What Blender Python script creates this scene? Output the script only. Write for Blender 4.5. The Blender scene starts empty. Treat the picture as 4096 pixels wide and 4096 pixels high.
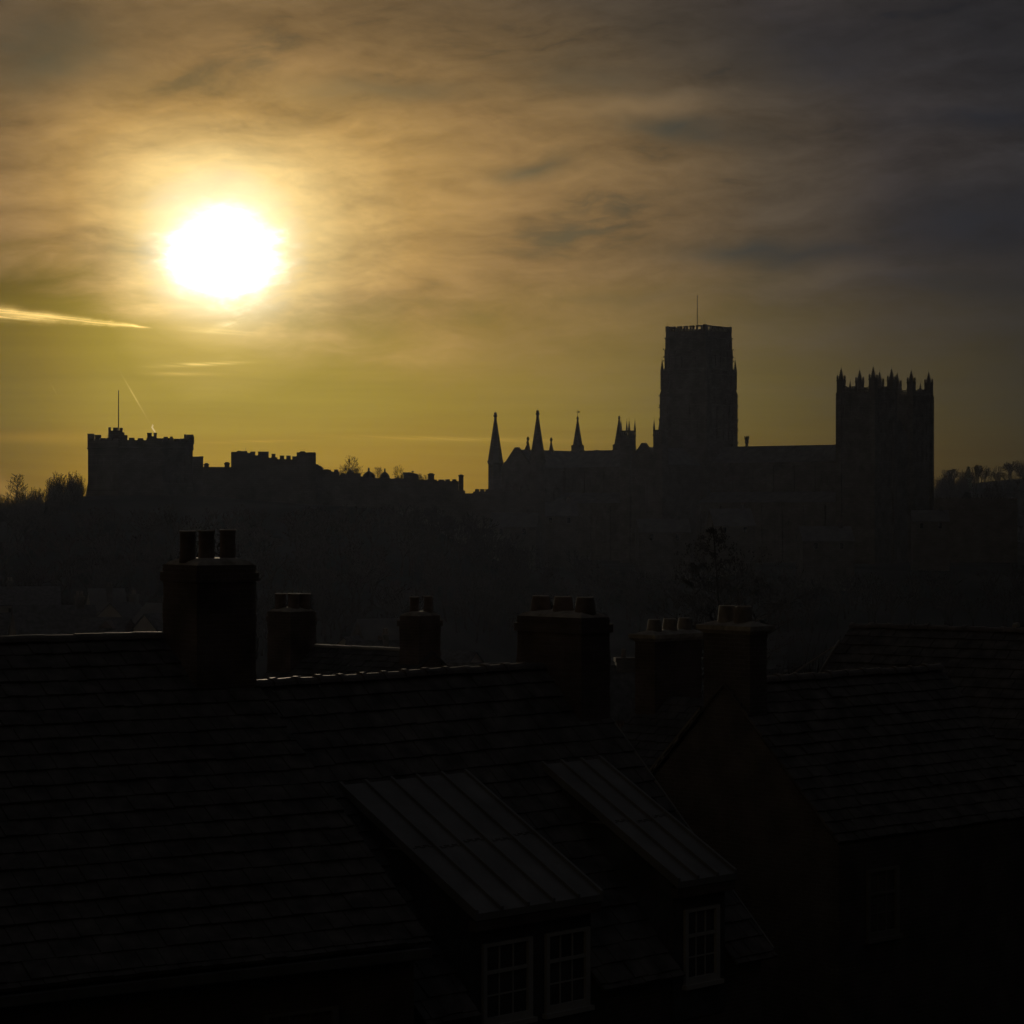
import bpy, math, random
from mathutils import Vector, Matrix, noise
R = math.radians
S = bpy.context.scene
COL = S.collection
random.seed(7)

# ------------------------------------------------------------------ camera
F = 10000.0                       # focal length in pixels of the 4096 px wide photograph
cam = bpy.data.cameras.new('camera')
cam.sensor_width = 36.0
cam.lens = 36.0 * F / 4096.0
cam.clip_start = 0.5
cam.clip_end = 9000.0
co = bpy.data.objects.new('camera', cam)
COL.objects.link(co)
co.location = (0, 0, 0)
co.rotation_euler = (R(90), 0, 0)
S.camera = co

SUN_AZ, SUN_EL = -6.65, 5.95      # degrees, azimuth measured from +Y towards +X

# ------------------------------------------------------------------ world
W = bpy.data.worlds.new('World')
S.world = W
W.use_nodes = True
NT = W.node_tree
NT.nodes.clear()


class V:
    """a scalar socket with arithmetic"""
    def __init__(s, sock): s.s = sock
    def __add__(a, b): return op('ADD', a, b)
    def __radd__(a, b): return op('ADD', b, a)
    def __sub__(a, b): return op('SUBTRACT', a, b)
    def __rsub__(a, b): return op('SUBTRACT', b, a)
    def __mul__(a, b): return op('MULTIPLY', a, b)
    def __rmul__(a, b): return op('MULTIPLY', b, a)
    def __truediv__(a, b): return op('DIVIDE', a, b)


def lk(a, b):
    NT.links.new(a.s if isinstance(a, V) else a, b)


def put(x, sock):
    if isinstance(x, V): lk(x, sock)
    else: sock.default_value = x


def op(k, *a):
    n = NT.nodes.new('ShaderNodeMath')
    n.operation = k
    for i, x in enumerate(a): put(x, n.inputs[i])
    return V(n.outputs[0])


def sstep(x, a, b, lo=0.0, hi=1.0):
    n = NT.nodes.new('ShaderNodeMapRange')
    n.interpolation_type = 'SMOOTHSTEP'
    put(x, n.inputs['Value'])
    put(a, n.inputs['From Min']); put(b, n.inputs['From Max'])
    n.inputs['To Min'].default_value = lo
    n.inputs['To Max'].default_value = hi
    return V(n.outputs['Result'])


def vec(x, y, z):
    n = NT.nodes.new('ShaderNodeCombineXYZ')
    for i, q in enumerate((x, y, z)): put(q, n.inputs[i])
    return n.outputs[0]


def nz(v, detail=4, rough=0.55, dist=0.0, scale=1.0):
    n = NT.nodes.new('ShaderNodeTexNoise')
    NT.links.new(v, n.inputs['Vector'])
    n.inputs['Scale'].default_value = scale
    n.inputs['Detail'].default_value = detail
    n.inputs['Roughness'].default_value = rough
    n.inputs['Distortion'].default_value = dist
    return V(n.outputs['Fac'])


def lin(c):
    return tuple(((v / 255) / 12.92 if v / 255 <= 0.04045 else ((v / 255 + 0.055) / 1.055) ** 2.4) for v in c)


def ramp(x, stops, maxv):
    n = NT.nodes.new('ShaderNodeValToRGB')
    put(op('DIVIDE', x, maxv), n.inputs['Fac'])
    cr = n.color_ramp
    cr.interpolation = 'EASE' if False else 'LINEAR'
    while len(cr.elements) > 1: cr.elements.remove(cr.elements[0])
    for i, (p, c) in enumerate(stops):
        e = cr.elements[0] if i == 0 else cr.elements.new(p / maxv)
        e.position = p / maxv
        e.color = lin(c) + (1,)
    return n.outputs['Color']


def mixc(fac, a, b, mode='MIX'):
    n = NT.nodes.new('ShaderNodeMix')
    n.data_type = 'RGBA'
    n.blend_type = mode
    n.clamp_factor = True
    put(fac, n.inputs['Factor'])
    for s, x in (('A', a), ('B', b)):
        k = [q for q in n.inputs if q.name == s and q.type == 'RGBA'][0]
        if isinstance(x, tuple): k.default_value = x + (1,)
        else: NT.links.new(x, k)
    return [q for q in n.outputs if q.type == 'RGBA'][0]


def scalec(c, f):
    """colour times scalar"""
    n = NT.nodes.new('ShaderNodeVectorMath')
    n.operation = 'SCALE'
    if isinstance(c, tuple): n.inputs[0].default_value = c
    else: NT.links.new(c, n.inputs[0])
    put(f, n.inputs['Scale'])
    return n.outputs[0]


def addc(a, b):
    n = NT.nodes.new('ShaderNodeVectorMath')
    n.operation = 'ADD'
    NT.links.new(a, n.inputs[0]); NT.links.new(b, n.inputs[1])
    return n.outputs[0]


def build_sky():
    tc = NT.nodes.new('ShaderNodeTexCoord')
    sp = NT.nodes.new('ShaderNodeSeparateXYZ')
    NT.links.new(tc.outputs['Generated'], sp.inputs[0])
    X, Y, Z = (V(sp.outputs[i]) for i in range(3))
    az = op('ARCTAN2', X, Y) * (180 / math.pi)
    el = op('ARCSINE', op('MINIMUM', op('MAXIMUM', Z, -1.0), 1.0)) * (180 / math.pi)

    # low frequency warp, shared
    w1 = nz(vec(az / 5.0, el / 2.2, 3.1), 3) - 0.5
    w2 = nz(vec(az / 4.0, el / 2.0, 9.7), 3) - 0.5
    azw = az + w1 * 2.6
    elw = el + w2 * 1.5
    # streak coordinates: tilt upward to the right, more so on the right hand side
    tl = el - az * 0.10 + w2 * 1.3
    fine = nz(vec(azw / 1.5, tl / 0.36, 1.7), 6, 0.58) - 0.5
    fine2 = nz(vec(azw / 0.55, (el + az * 0.18 + w1) / 0.22, 5.7), 5, 0.6) - 0.5
    med = nz(vec(azw / 3.6, tl / 0.85, 4.2), 5, 0.55) - 0.5
    big = nz(vec(az / 7.5, (elw - az * 0.08) / 2.4, 7.9), 4, 0.5) - 0.5

    dx = az - SUN_AZ
    dy = el - SUN_EL
    dl = op('MAXIMUM', dx * -1.0, 0.0)
    dxo = dx * (1.0 + sstep(dl, 1.2, 4.5, 0.0, 0.42))
    up = sstep(dy, 1.4, 4.8, 1.0, 2.8)
    r = op('SQRT', dxo * dxo + dy * dy * up) + fine * 0.55 + med * 0.7
    r = op('MAXIMUM', r, 0.0)

    cloud = ramp(r, [(0, (255, 240, 200)), (1.5, (255, 230, 172)), (2.1, (238, 204, 134)), (3.0, (200, 165, 102)),
                     (4.5, (173, 137, 79)), (7, (140, 110, 67)), (9.5, (114, 91, 59)), (12.5, (77, 66, 52)),
                     (15.5, (53, 48, 46)), (19, (39, 38, 40)), (28, (31, 30, 33)), (60, (26, 26, 27))], 60.0)
    clear = ramp(r, [(0, (255, 236, 170)), (1.5, (250, 215, 125)), (2.3, (196, 168, 80)), (3.5, (165, 142, 52)),
                     (6, (152, 127, 43)), (8.5, (134, 113, 42)), (11.5, (106, 91, 40)), (15, (77, 66, 34)),
                     (19, (51, 46, 31)), (28, (34, 32, 32)), (60, (26, 26, 27))], 60.0)

    # multiplicative structure of the cloud sheet
    front = sstep(op('ABSOLUTE', az), 25.0, 60.0, 1.0, 0.35)
    m = 1.0 + (fine * 0.72 + fine2 * 0.34 + med * 1.05 + big * 1.2) * front
    # darker, bluer gaps
    gap = sstep(big * 1.25 + med * 0.9 + fine * 0.5, -0.10, -0.36)

    def spot(px, py, hw, hh, tilt=0.0, power=1.0, wn=None):
        a0 = math.degrees(math.atan2(px - 2048, F))
        e0 = math.degrees(math.atan2(2048 - py, F))
        k = 180 / math.pi / F
        c, s = math.cos(R(tilt)), math.sin(R(tilt))
        ax = (azw if wn else az) - a0
        ey = (elw if wn else el) - e0
        u = (ax * c + ey * s) / (hw * k)
        v = (ey * c - ax * s) / (hh * k)
        return op('EXPONENT', (u * u + v * v) * -1.0) * power

    dark = gap * sstep(r, 3.5, 9.0, 0.15, 1.0)
    for args in ((3150, 990, 420, 48, 0, 1.0), (2700, 520, 260, 55, -4, 0.9), (120, 230, 330, 120, 6, 0.9), (2120, 668, 130, 38, 4, 0.9),
                 (1560, 370, 380, 42, -3, 0.55), (3900, 900, 420, 110, 0, 0.6), (2400, 330, 300, 120, -6, 0.5),
                 (3300, 240, 520, 150, -8, 0.5), (3950, 480, 400, 60, 0, 0.6), (3900, 1120, 380, 60, 0, 0.5), (2500, 1175, 300, 26, 3, 0.3)):
        dark = op('MAXIMUM', dark, spot(*args, wn=True) * (1.0 + fine * 1.4))
    light = spot(2620, 430, 420, 50, 8, 0.42, True) + spot(1300, 330, 380, 80, -8, 0.20, True) + spot(600, 640, 420, 70, -6, 0.14, True) \
        + spot(3350, 1080, 480, 50, 4, 0.32, True) + spot(2700, 720, 500, 90, 10, 0.18, True) + spot(2150, 600, 200, 40, 5, 0.25, True) \
        + spot(1050, 260, 300, 60, -20, 0.22, True)
    m = m + light
    sheet = scalec(cloud, op('MAXIMUM', m, 0.3))
    bluish = scalec(mixc(1.0, cloud, (0.58, 0.79, 1.12), 'MULTIPLY'), 0.80 + fine * 0.3)
    sheet = mixc(dark * 0.85, sheet, bluish)

    # lower edge of the sheet: high on the left, lower to the right of the sun
    edge = sstep(az, -12.0, -5.0, 5.7, 3.9)
    wid = sstep(az, -7.0, 3.0, 0.75, 2.6)
    mask = sstep((el - edge + (med * 1.6 + fine * 0.9)) / wid, -1.0, 1.0)
    mask = mask * sstep(az, 16.0, 40.0, 1.0, 0.9)
    # the clear olive band under it, faint level streaks and orange towards the horizon
    hs = nz(vec(az / 6.0, (el + w2 * 0.25) / 0.22, 2.2), 4, 0.5) - 0.5
    low = scalec(clear, (0.93 + hs * 0.22 + med * 0.14) * sstep(az, -12.0, -8.3, 0.66, 1.0) * (1.0 - spot(150, 1130, 520, 95) * 0.28))
    org = sstep(el + hs * 0.9, 2.6, 0.4)
    low = mixc(org * sstep(op('ABSOLUTE', az), 18.0, 45.0, 0.9, 0.0), low, mixc(1.0, low, (1.02, 0.84, 0.55), 'MULTIPLY'))
    sky = mixc(mask, low, sheet)

    def add(fac, c):
        nonlocal sky
        sky = addc(sky, scalec(c, fac))
    # bright slivers of cloud below the sheet
    hair = 0.55 + 0.9 * nz(vec(az / 1.6, (el + az * 0.085) / 0.045, 0.4), 4, 0.6)
    hairs = op('MAXIMUM', (hair - 0.82) * 3.6, 0.0)
    kd = 180 / math.pi / F
    px_ = (az - math.degrees(math.atan2(-2048, F))) / kd             # along the sliver, from the left
    vv = ((el - math.degrees(math.atan2(2048 - 1268, F))) / kd + px_ * 0.086 + fine2 * 22.0) / op('MAXIMUM', 21.0 - px_ * 0.030, 3.0)
    st = op('EXPONENT', vv * vv * -1.0) * sstep(px_, 600.0, 520.0) * sstep(px_, -500.0, 150.0, 0.6, 1.0)
    add(st * (0.25 + hairs * 0.8) * 1.15, (1.0, 0.66, 0.22))
    st2 = spot(800, 1462, 140, 7, 3.0)
    add(st2 * hairs * 0.42, (1.0, 0.70, 0.25))
    add(spot(720, 1500, 130, 7, 0) * hairs * 0.16, (1.0, 0.62, 0.2))
    add(spot(890, 1332, 130, 10, -4) * hairs * 0.26, (1.0, 0.72, 0.3))
    add(spot(1850, 1756, 420, 8, -1.2) * hairs * 0.13, (1.0, 0.52, 0.10))
    add(spot(1010, 1768, 150, 5, 1.5) * hairs * 0.13, (1.0, 0.52, 0.10))
    add(spot(180, 1755, 330, 22, 0) * 0.06, (1.0, 0.45, 0.08))
    add(spot(0, 1950, 90, 40, -30) * 0.08, (1.0, 0.55, 0.18))
    # vapour trail
    tr = spot(537, 1590, 70, 2.8, -60) * (0.5 + 1.2 * nz(vec(az * 6.0, el * 6.0, 1.0), 3))
    add(tr * 0.18, (1.0, 0.72, 0.3))
    add(spot(216, 1566, 18, 2.0, -60) * 0.05, (1.0, 0.7, 0.3))
    # the burnt-out sun behind the veil
    cx = (az - (SUN_AZ + 0.06)) * 0.98
    cy = (el - (SUN_EL - 0.12)) * 0.97
    cyl = op('MAXIMUM', cy * -1.0, 0.0)
    rb = cx * cx * 0.99 + cy * cy * 1.30 + cyl * cyl * 0.3
    rb = op('SQRT', op('MAXIMUM', rb, 0.0)) * (1.0 + fine * 0.75 + fine2 * 0.45 + med * 0.45)
    add(op('EXPONENT', rb * rb * -1.75) * 13.0, (1.0, 0.88, 0.60))
    add(op('EXPONENT', rb * -1.45) * 0.30 * op('MINIMUM', op('MAXIMUM', 1.0 + (m - 1.0) * 1.5 + fine2 * 0.8, 0.25), 1.9), (1.0, 0.80, 0.46))

    nish = NT.nodes.new('ShaderNodeTexSky')
    nish.sky_type = 'NISHITA'
    nish.sun_disc = False
    nish.sun_elevation = R(SUN_EL)
    nish.sun_rotation = R(SUN_AZ)
    sky = addc(sky, scalec(nish.outputs['Color'], 0.00012))
    # nothing but dim ground light below the horizon
    sky = scalec(sky, sstep(el, -6.0, -1.0, 0.15, 1.0))
    # the sky behind the viewer is darkest low down, brighter overhead
    back = sstep(op('ABSOLUTE', az), 40.0, 110.0)
    sky = scalec(sky, (1.0 - back * sstep(el, 50.0, 10.0) * 0.76) * (1.0 + 1.15 * sstep(el, 22.0, 60.0)))
    bg = NT.nodes.new('ShaderNodeBackground')
    NT.links.new(sky, bg.inputs['Color'])
    bg.inputs['Strength'].default_value = 1.0
    out = NT.nodes.new('ShaderNodeOutputWorld')
    NT.links.new(bg.outputs[0], out.inputs['Surface'])


build_sky()

# ------------------------------------------------------------------ sun, exposure
sl = bpy.data.lights.new('sun', 'SUN')
sl.energy = 1.15
sl.angle = R(1.0)
sl.color = (1.0, 0.80, 0.54)
so = bpy.data.objects.new('sun', sl)
COL.objects.link(so)
_d = Vector((math.sin(R(SUN_AZ)) * math.cos(R(SUN_EL)), math.cos(R(SUN_AZ)) * math.cos(R(SUN_EL)), math.sin(R(SUN_EL))))
so.rotation_euler = _d.to_track_quat('Z', 'Y').to_euler()
so.location = _d * 2000
S.view_settings.view_transform = 'Standard'
S.view_settings.look = 'None'
S.view_settings.exposure = 0.0
S.view_settings.gamma = 1.0

# ------------------------------------------------------------------ materials
MATS = {}


def mat(name, col, rough=0.85, vary=0.35, scale=1.0, detail=6, spec=0.3, metal=0.0, brick=None, bump=0.0):
    if name in MATS: return MATS[name]
    m = bpy.data.materials.new(name)
    m.use_nodes = True
    t = m.node_tree
    b = t.nodes['Principled BSDF']
    b.inputs['Roughness'].default_value = rough
    b.inputs['Specular IOR Level'].default_value = spec
    b.inputs['Metallic'].default_value = metal
    tc = t.nodes.new('ShaderNodeTexCoord')
    n = t.nodes.new('ShaderNodeTexNoise')
    n.inputs['Scale'].default_value = scale
    n.inputs['Detail'].default_value = detail
    t.links.new(tc.outputs['Object'], n.inputs['Vector'])
    cr = t.nodes.new('ShaderNodeValToRGB')
    cr.color_ramp.elements[0].position = 0.3
    cr.color_ramp.elements[1].position = 0.72
    cr.color_ramp.elements[0].color = tuple(c * (1 - vary) for c in col) + (1,)
    cr.color_ramp.elements[1].color = tuple(min(1, c * (1 + vary)) for c in col) + (1,)
    t.links.new(n.outputs['Fac'], cr.inputs['Fac'])
    last = cr.outputs['Color']
    hgt = n.outputs['Fac']
    if brick:
        bw, bh, mortar = brick
        # courses in local z, along x + y so that any upright wall shows them
        sp = t.nodes.new('ShaderNodeSeparateXYZ')
        t.links.new(tc.outputs['Object'], sp.inputs[0])
        ad = t.nodes.new('ShaderNodeMath'); ad.operation = 'ADD'
        t.links.new(sp.outputs[0], ad.inputs[0]); t.links.new(sp.outputs[1], ad.inputs[1])
        cb = t.nodes.new('ShaderNodeCombineXYZ')
        t.links.new(ad.outputs[0], cb.inputs[0]); t.links.new(sp.outputs[2], cb.inputs[1])
        bt = t.nodes.new('ShaderNodeTexBrick')
        t.links.new(cb.outputs[0], bt.inputs['Vector'])
        bt.inputs['Scale'].default_value = 1.0
        bt.inputs['Brick Width'].default_value = bw
        bt.inputs['Row Height'].default_value = bh
        bt.inputs['Mortar Size'].default_value = bh * 0.07
        bt.inputs['Color1'].default_value = (1, 1, 1, 1)
        bt.inputs['Color2'].default_value = (0.84, 0.83, 0.84, 1)
        bt.inputs['Mortar'].default_value = mortar + (1,)
        mx = t.nodes.new('ShaderNodeMix'); mx.data_type = 'RGBA'; mx.blend_type = 'MULTIPLY'
        mx.inputs['Factor'].default_value = 1.0
        t.links.new(last, [q for q in mx.inputs if q.name == 'A' and q.type == 'RGBA'][0])
        t.links.new(bt.outputs['Color'], [q for q in mx.inputs if q.name == 'B' and q.type == 'RGBA'][0])
        last = [q for q in mx.outputs if q.type == 'RGBA'][0]
        hgt = bt.outputs['Fac']
    if bump:
        bp = t.nodes.new('ShaderNodeBump')
        bp.inputs['Strength'].default_value = bump
        bp.inputs['Distance'].default_value = 0.02
        bp.invert = bool(brick)
        t.links.new(hgt, bp.inputs['Height'])
        t.links.new(bp.outputs['Normal'], b.inputs['Normal'])
    t.links.new(last, b.inputs['Base Color'])
    MATS[name] = m
    return m


STONE = mat('sandstone', (0.125, 0.115, 0.10), 0.95, 0.2, 0.35, spec=0.05, brick=(1.1, 0.45, (0.7, 0.7, 0.7)))
LEADROOF = mat('lead_roof', (0.115, 0.115, 0.12), 0.8, 0.2, 0.5, spec=0.1)
SLATE = mat('roof_slate', (0.075, 0.076, 0.082), 0.75, 0.4, 2.2, spec=0.12)
TIMBER = mat('dull_timber', (0.17, 0.16, 0.15), 0.8, 0.2, 2.0, spec=0.1)
DARKSLATE = mat('old_slate', (0.05, 0.05, 0.054), 0.95, 0.3, 1.0, spec=0.0)
TILE = mat('concrete_tile', (0.080, 0.074, 0.071), 0.8, 0.5, 3.0, bump=0.3)
TILE2 = mat('weathered_tile', (0.094, 0.087, 0.083), 0.8, 0.5, 2.6, bump=0.3)
BRICK = mat('red_brick', (0.095, 0.085, 0.08), 0.9, 0.35, 1.6, brick=(0.225, 0.075, (1.35, 1.5, 1.6)), bump=0.5)
BRICKD = mat('sooty_brick', (0.10, 0.08, 0.072), 0.9, 0.4, 1.4, brick=(0.225, 0.075, (1.2, 1.3, 1.4)), bump=0.5)
RIDGE = mat('ridge_tile', (0.095, 0.082, 0.075), 0.55, 0.4, 4.0, spec=0.35)
MORTAR = mat('cement_flaunching', (0.30, 0.28, 0.25), 0.85, 0.35, 6.0, bump=0.5)
POT = mat('terracotta_pot', (0.13, 0.105, 0.092), 0.75, 0.35, 5.0)
POTBUFF = mat('buff_pot', (0.17, 0.155, 0.14), 0.75, 0.35, 5.0)
LEAD = mat('sheet_lead', (0.17, 0.168, 0.165), 0.55, 0.22, 1.8, spec=0.4)
WHITE = mat('dull_white_paint', (0.36, 0.36, 0.355), 0.45, 0.08, 3.0)
GLASS = mat('window_glass', (0.015, 0.017, 0.02), 0.06, 0.1, 1.0, spec=0.6)
RENDER = mat('pale_render', (0.25, 0.235, 0.22), 0.9, 0.15, 0.8)
PINK = mat('pinkish_render', (0.28, 0.20, 0.18), 0.9, 0.15, 0.8)
METAL = mat('weathered_metal', (0.20, 0.20, 0.20), 0.4, 0.2, 3.0, metal=0.6)
BARK = mat('bark', (0.036, 0.032, 0.028), 0.95, 0.3, 1.0, spec=0.02)
EVERG = mat('evergreen_needles', (0.035, 0.05, 0.028), 0.8, 0.4, 1.0)
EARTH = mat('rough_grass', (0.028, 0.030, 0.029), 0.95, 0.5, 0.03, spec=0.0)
TARMAC = mat('yard_tarmac', (0.05, 0.05, 0.05), 0.9, 0.3, 0.8)


# ------------------------------------------------------------------ helpers
class MB:
    def __init__(s, off=(0, 0, 0)):
        s.v = []; s.f = []; s.off = Vector(off)

    def add(s, vs, fs):
        k = len(s.v)
        s.v += [tuple(Vector(p) + s.off) for p in vs]
        s.f += [tuple(i + k for i in f) for f in fs]

    def box(s, x0, x1, y0, y1, z0, z1):
        s.add([(x0, y0, z0), (x1, y0, z0), (x1, y1, z0), (x0, y1, z0), (x0, y0, z1), (x1, y0, z1), (x1, y1, z1), (x0, y1, z1)],
              [(0, 3, 2, 1), (4, 5, 6, 7), (0, 1, 5, 4), (1, 2, 6, 5), (2, 3, 7, 6), (3, 0, 4, 7)])

    def frus(s, x0, x1, y0, y1, z0, X0, X1, Y0, Y1, z1):
        s.add([(x0, y0, z0), (x1, y0, z0), (x1, y1, z0), (x0, y1, z0), (X0, Y0, z1), (X1, Y0, z1), (X1, Y1, z1), (X0, Y1, z1)],
              [(0, 3, 2, 1), (4, 5, 6, 7), (0, 1, 5, 4), (1, 2, 6, 5), (2, 3, 7, 6), (3, 0, 4, 7)])

    def prism(s, poly, a, b, axis):
        """closed polygon (two coordinates) extruded from a to b along axis"""
        n = len(poly)
        def mk(p, t):
            return (t, p[0], p[1]) if axis == 'x' else (p[0], t, p[1]) if axis == 'y' else (p[0], p[1], t)
        s.add([mk(p, a) for p in poly] + [mk(p, b) for p in poly],
              [tuple(range(n))[::-1], tuple(range(n, 2 * n))] + [(i, (i + 1) % n, n + (i + 1) % n, n + i) for i in range(n)])

    def lathe(s, cx, cy, prof, n=8, rot=0.0):
        """prof: list of (radius, z) from bottom to top"""
        vs = []
        for r, z in prof:
            for i in range(n):
                a = rot + 2 * math.pi * i / n
                vs.append((cx + r * math.cos(a), cy + r * math.sin(a), z))
        fs = [tuple(range(n))[::-1]]
        for k in range(len(prof) - 1):
            for i in range(n):
                j = (i + 1) % n
                fs.append((k * n + i, k * n + j, (k + 1) * n + j, (k + 1) * n + i))
        fs.append(tuple(range((len(prof) - 1) * n, len(prof) * n)))
        s.add(vs, fs)

    def tube(s, p, q, r0, r1, n=4):
        p, q = Vector(p), Vector(q)
        d = q - p
        if d.length < 1e-6: return
        d.normalize()
        u = d.orthogonal().normalized(); w = d.cross(u)
        vs = []
        for c, r in ((p, r0), (q, r1)):
            for i in range(n):
                a = 2 * math.pi * i / n
                vs.append(c + u * (r * math.cos(a)) + w * (r * math.sin(a)))
        s.add(vs, [(i, (i + 1) % n, n + (i + 1) % n, n + i) for i in range(n)] + [tuple(range(n))[::-1], tuple(range(n, 2 * n))])

    def build(s, name, m, parent=None, loc=None):
        me = bpy.data.meshes.new(name)
        me.from_pydata(s.v, [], s.f)
        me.materials.append(m)
        me.update()
        o = bpy.data.objects.new(name, me)
        COL.objects.link(o)
        if parent: o.parent = parent
        if loc: o.location = loc
        return o


def tag(o, label=None, cat=None, group=None, kind=None):
    if label: o['label'] = label
    if cat: o['category'] = cat
    if group: o['group'] = group
    if kind: o['kind'] = kind
    return o


def thing(name, loc, rz, label, cat, group=None):
    o = bpy.data.objects.new(name, None)
    COL.objects.link(o)
    o.location = loc
    o.rotation_euler = (0, 0, R(rz))
    o.empty_display_size = 1.0
    return tag(o, label, cat, group)


def at(px, py, D):
    return Vector(((px - 2048) / F * D, D, (2048 - py) / F * D))


# ------------------------------------------------------------------ ground
def sm(x, a, b):
    t = min(1, max(0, (x - a) / (b - a)))
    return t * t * (3 - 2 * t)


def ground_z(x, y):
    # the camera's hillside, the valley, the wooded bank and the plateau with castle and cathedral, hills beyond
    near = -11.6 - 0.05 * max(0, y - 60)
    near = max(near, -27)
    if y < 34:
        near = max(near, -1.9 - 0.33 * y) if y > 0 else -1.9 - 0.09 * y
    side = -24 * sm(abs(x), 90, 260) if y < 160 else 0
    z = near - 3.0 * sm(y, 60, 110)
    z = max(z, -28)
    u = x / max(y, 60.0)
    plat = 1.2 + (-15.2) * sm(u, -0.055, 0.01)
    edge0 = 395 + 90 * sm(u, -0.05, 0.05)
    t = sm(y, edge0, edge0 + 135)
    z = z * (1 - t) + plat * t
    # motte under the keep
    z += 2.6 * math.exp(-((x + 80) / 24) ** 2 - ((y - 553) / 34) ** 2)
    z -= 2.2 * sm(-u, 0.172, 0.21) * t
    # beyond the peninsula the ground falls away, then the wooded hill on the right
    z += -20 * sm(y, 800, 960) * (1 - 0.0)
    z += 50 * math.exp(-((x - 250) / 170) ** 2 - ((y - 1130) / 190) ** 2)
    z += 1.2 * noise.noise((x / 45, y / 45, 0.3)) * sm(y, 110, 200)
    return z


def build_ground():
    ys = [-160 + 12 * i for i in range(34)]
    while ys[-1] < 960: ys.append(ys[-1] + 9)
    while ys[-1] < 1380: ys.append(ys[-1] + 20)
    xs = [-1400, -1100, -850, -650, -500, -400, -330] + [-270 + 9 * i for i in range(61)] + [330, 400, 500, 650, 850, 1100, 1400]
    vs = [(x, y, ground_z(x, y)) for y in ys for x in xs]
    n = len(xs)
    fs = [(j * n + i, j * n + i + 1, (j + 1) * n + i + 1, (j + 1) * n + i) for j in range(len(ys) - 1) for i in range(n - 1)]
    m = MB()
    m.add(vs, fs)
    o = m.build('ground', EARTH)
    for p in o.data.polygons: p.use_smooth = True
    tag(o, 'rough ground falling into the valley and rising to the castle hill', 'ground', kind='structure')


build_ground()

# ------------------------------------------------------------------ haze
hz = MB()
hz.box(-1500, 1500, -200, 1420, -62, 72)
hm = bpy.data.materials.new('valley_haze')
hm.use_nodes = True
hm.node_tree.nodes.clear()
_pv = hm.node_tree.nodes.new('ShaderNodeVolumePrincipled')
_pv.inputs['Color'].default_value = (0.56, 0.66, 0.94, 1)
_pv.inputs['Density'].default_value = 0.0000155
_pv.inputs['Anisotropy'].default_value = 0.72
_ho = hm.node_tree.nodes.new('ShaderNodeOutputMaterial')
hm.node_tree.links.new(_pv.outputs[0], _ho.inputs['Volume'])
ho = hz.build('haze', hm)
tag(ho, 'thin grey morning haze filling the valley', 'haze', kind='stuff')


# ------------------------------------------------------------------ cathedral
def pinnacle(mb, x, y, z0, zs, zt, w, minis=True, crock=5):
    h = w / 2
    mb.box(x - h, x + h, y - h, y + h, z0, zs)
    mb.box(x - h * 1.12, x + h * 1.12, y - h * 1.12, y + h * 1.12, zs - 0.16 * w, zs)
    b = h * (0.62 if minis else 0.9)
    mb.frus(x - b, x + b, y - b, y + b, zs, x - 0.03, x + 0.03, y - 0.03, y + 0.03, zt)
    L = zt - zs
    for k in range(crock):                                     # crockets up the four arrises
        t = (k + 0.6) / (crock + 0.6)
        rr = b * (1 - t); c = 0.09 * w * (1 - 0.35 * t)
        for sx in (-1, 1):
            for sy in (-1, 1):
                px, py, pz = x + sx * rr, y + sy * rr, zs + t * L
                mb.frus(px - c, px + c, py - c, py + c, pz - c * 0.6, px - c * 0.5 + sx * c * 0.7, px + c * 0.5 + sx * c * 0.7, py - c * 0.5 + sy * c * 0.7, py + c * 0.5 + sy * c * 0.7, pz + c)
    mb.lathe(x, y, [(0.03, zt - 0.3), (0.07 * w + 0.04, zt - 0.12), (0.03, zt + 0.05), (0.012, zt + 0.9)], 6)
    if minis:
        for sx in (-1, 1):
            for sy in (-1, 1):
                qx, qy = x + sx * h * 0.82, y + sy * h * 0.82
                q = h * 0.2
                mb.box(qx - q, qx + q, qy - q, qy + q, zs, zs + 0.22 * L)
                mb.frus(qx - q * 1.2, qx + q * 1.2, qy - q * 1.2, qy + q * 1.2, zs + 0.22 * L, qx - .02, qx + .02, qy - .02, qy + .02, zs + 0.46 * L)


def spire(mb, x, y, zb, zt, r, n=8, rot=R(22.5)):
    L = zt - zb
    mb.lathe(x, y, [(r * 1.08, zb - 0.25), (r * 1.08, zb), (r, zb + 0.02), (r * 0.16, zb + L * 0.865), (r * 0.17, zb + L * 0.87)], n, rot)
    k = zb + L * 0.86
    u = L * 0.14
    mb.lathe(x, y, [(r * .17, k), (r * .22, k + u * .06), (r * .17, k + u * .12), (r * .16, k + u * .3), (r * .25, k + u * .42), (r * .26, k + u * .56), (r * .17, k + u * .76),
                    (r * .15, k + u * .8), (r * .19, k + u * .9), (r * .17, k + u), (0.03, k + u * 1.04), (0.02, k + u * 1.3)], 8)


def windows_relief(mb, face, cx, z0, z1, w, y, out, axis):
    """blind lancet: two jamb strips and a pointed head standing 0.18 m proud of a wall"""
    t = 0.28
    def bx(a0, a1, zz0, zz1):
        lo, hi = (y, y + out) if out > 0 else (y + out, y)
        if axis == 'x': mb.box(a0, a1, lo, hi, zz0, zz1)
        else: mb.box(lo, hi, a0, a1, zz0, zz1)
    bx(cx - w / 2 - t, cx - w / 2, z0, z1)
    bx(cx + w / 2, cx + w / 2 + t, z0, z1)
    lo, hi = (y, y + out) if out > 0 else (y + out, y)
    for sx in (-1, 1):
        p = [(cx + sx * (w / 2 + t), z1), (cx + sx * w / 2, z1), (cx, z1 + w * 0.8), (cx, z1 + w * 0.8 + t * 1.4)]
        mb.prism(p, lo, hi, 'y' if axis == 'x' else 'x')


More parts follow.
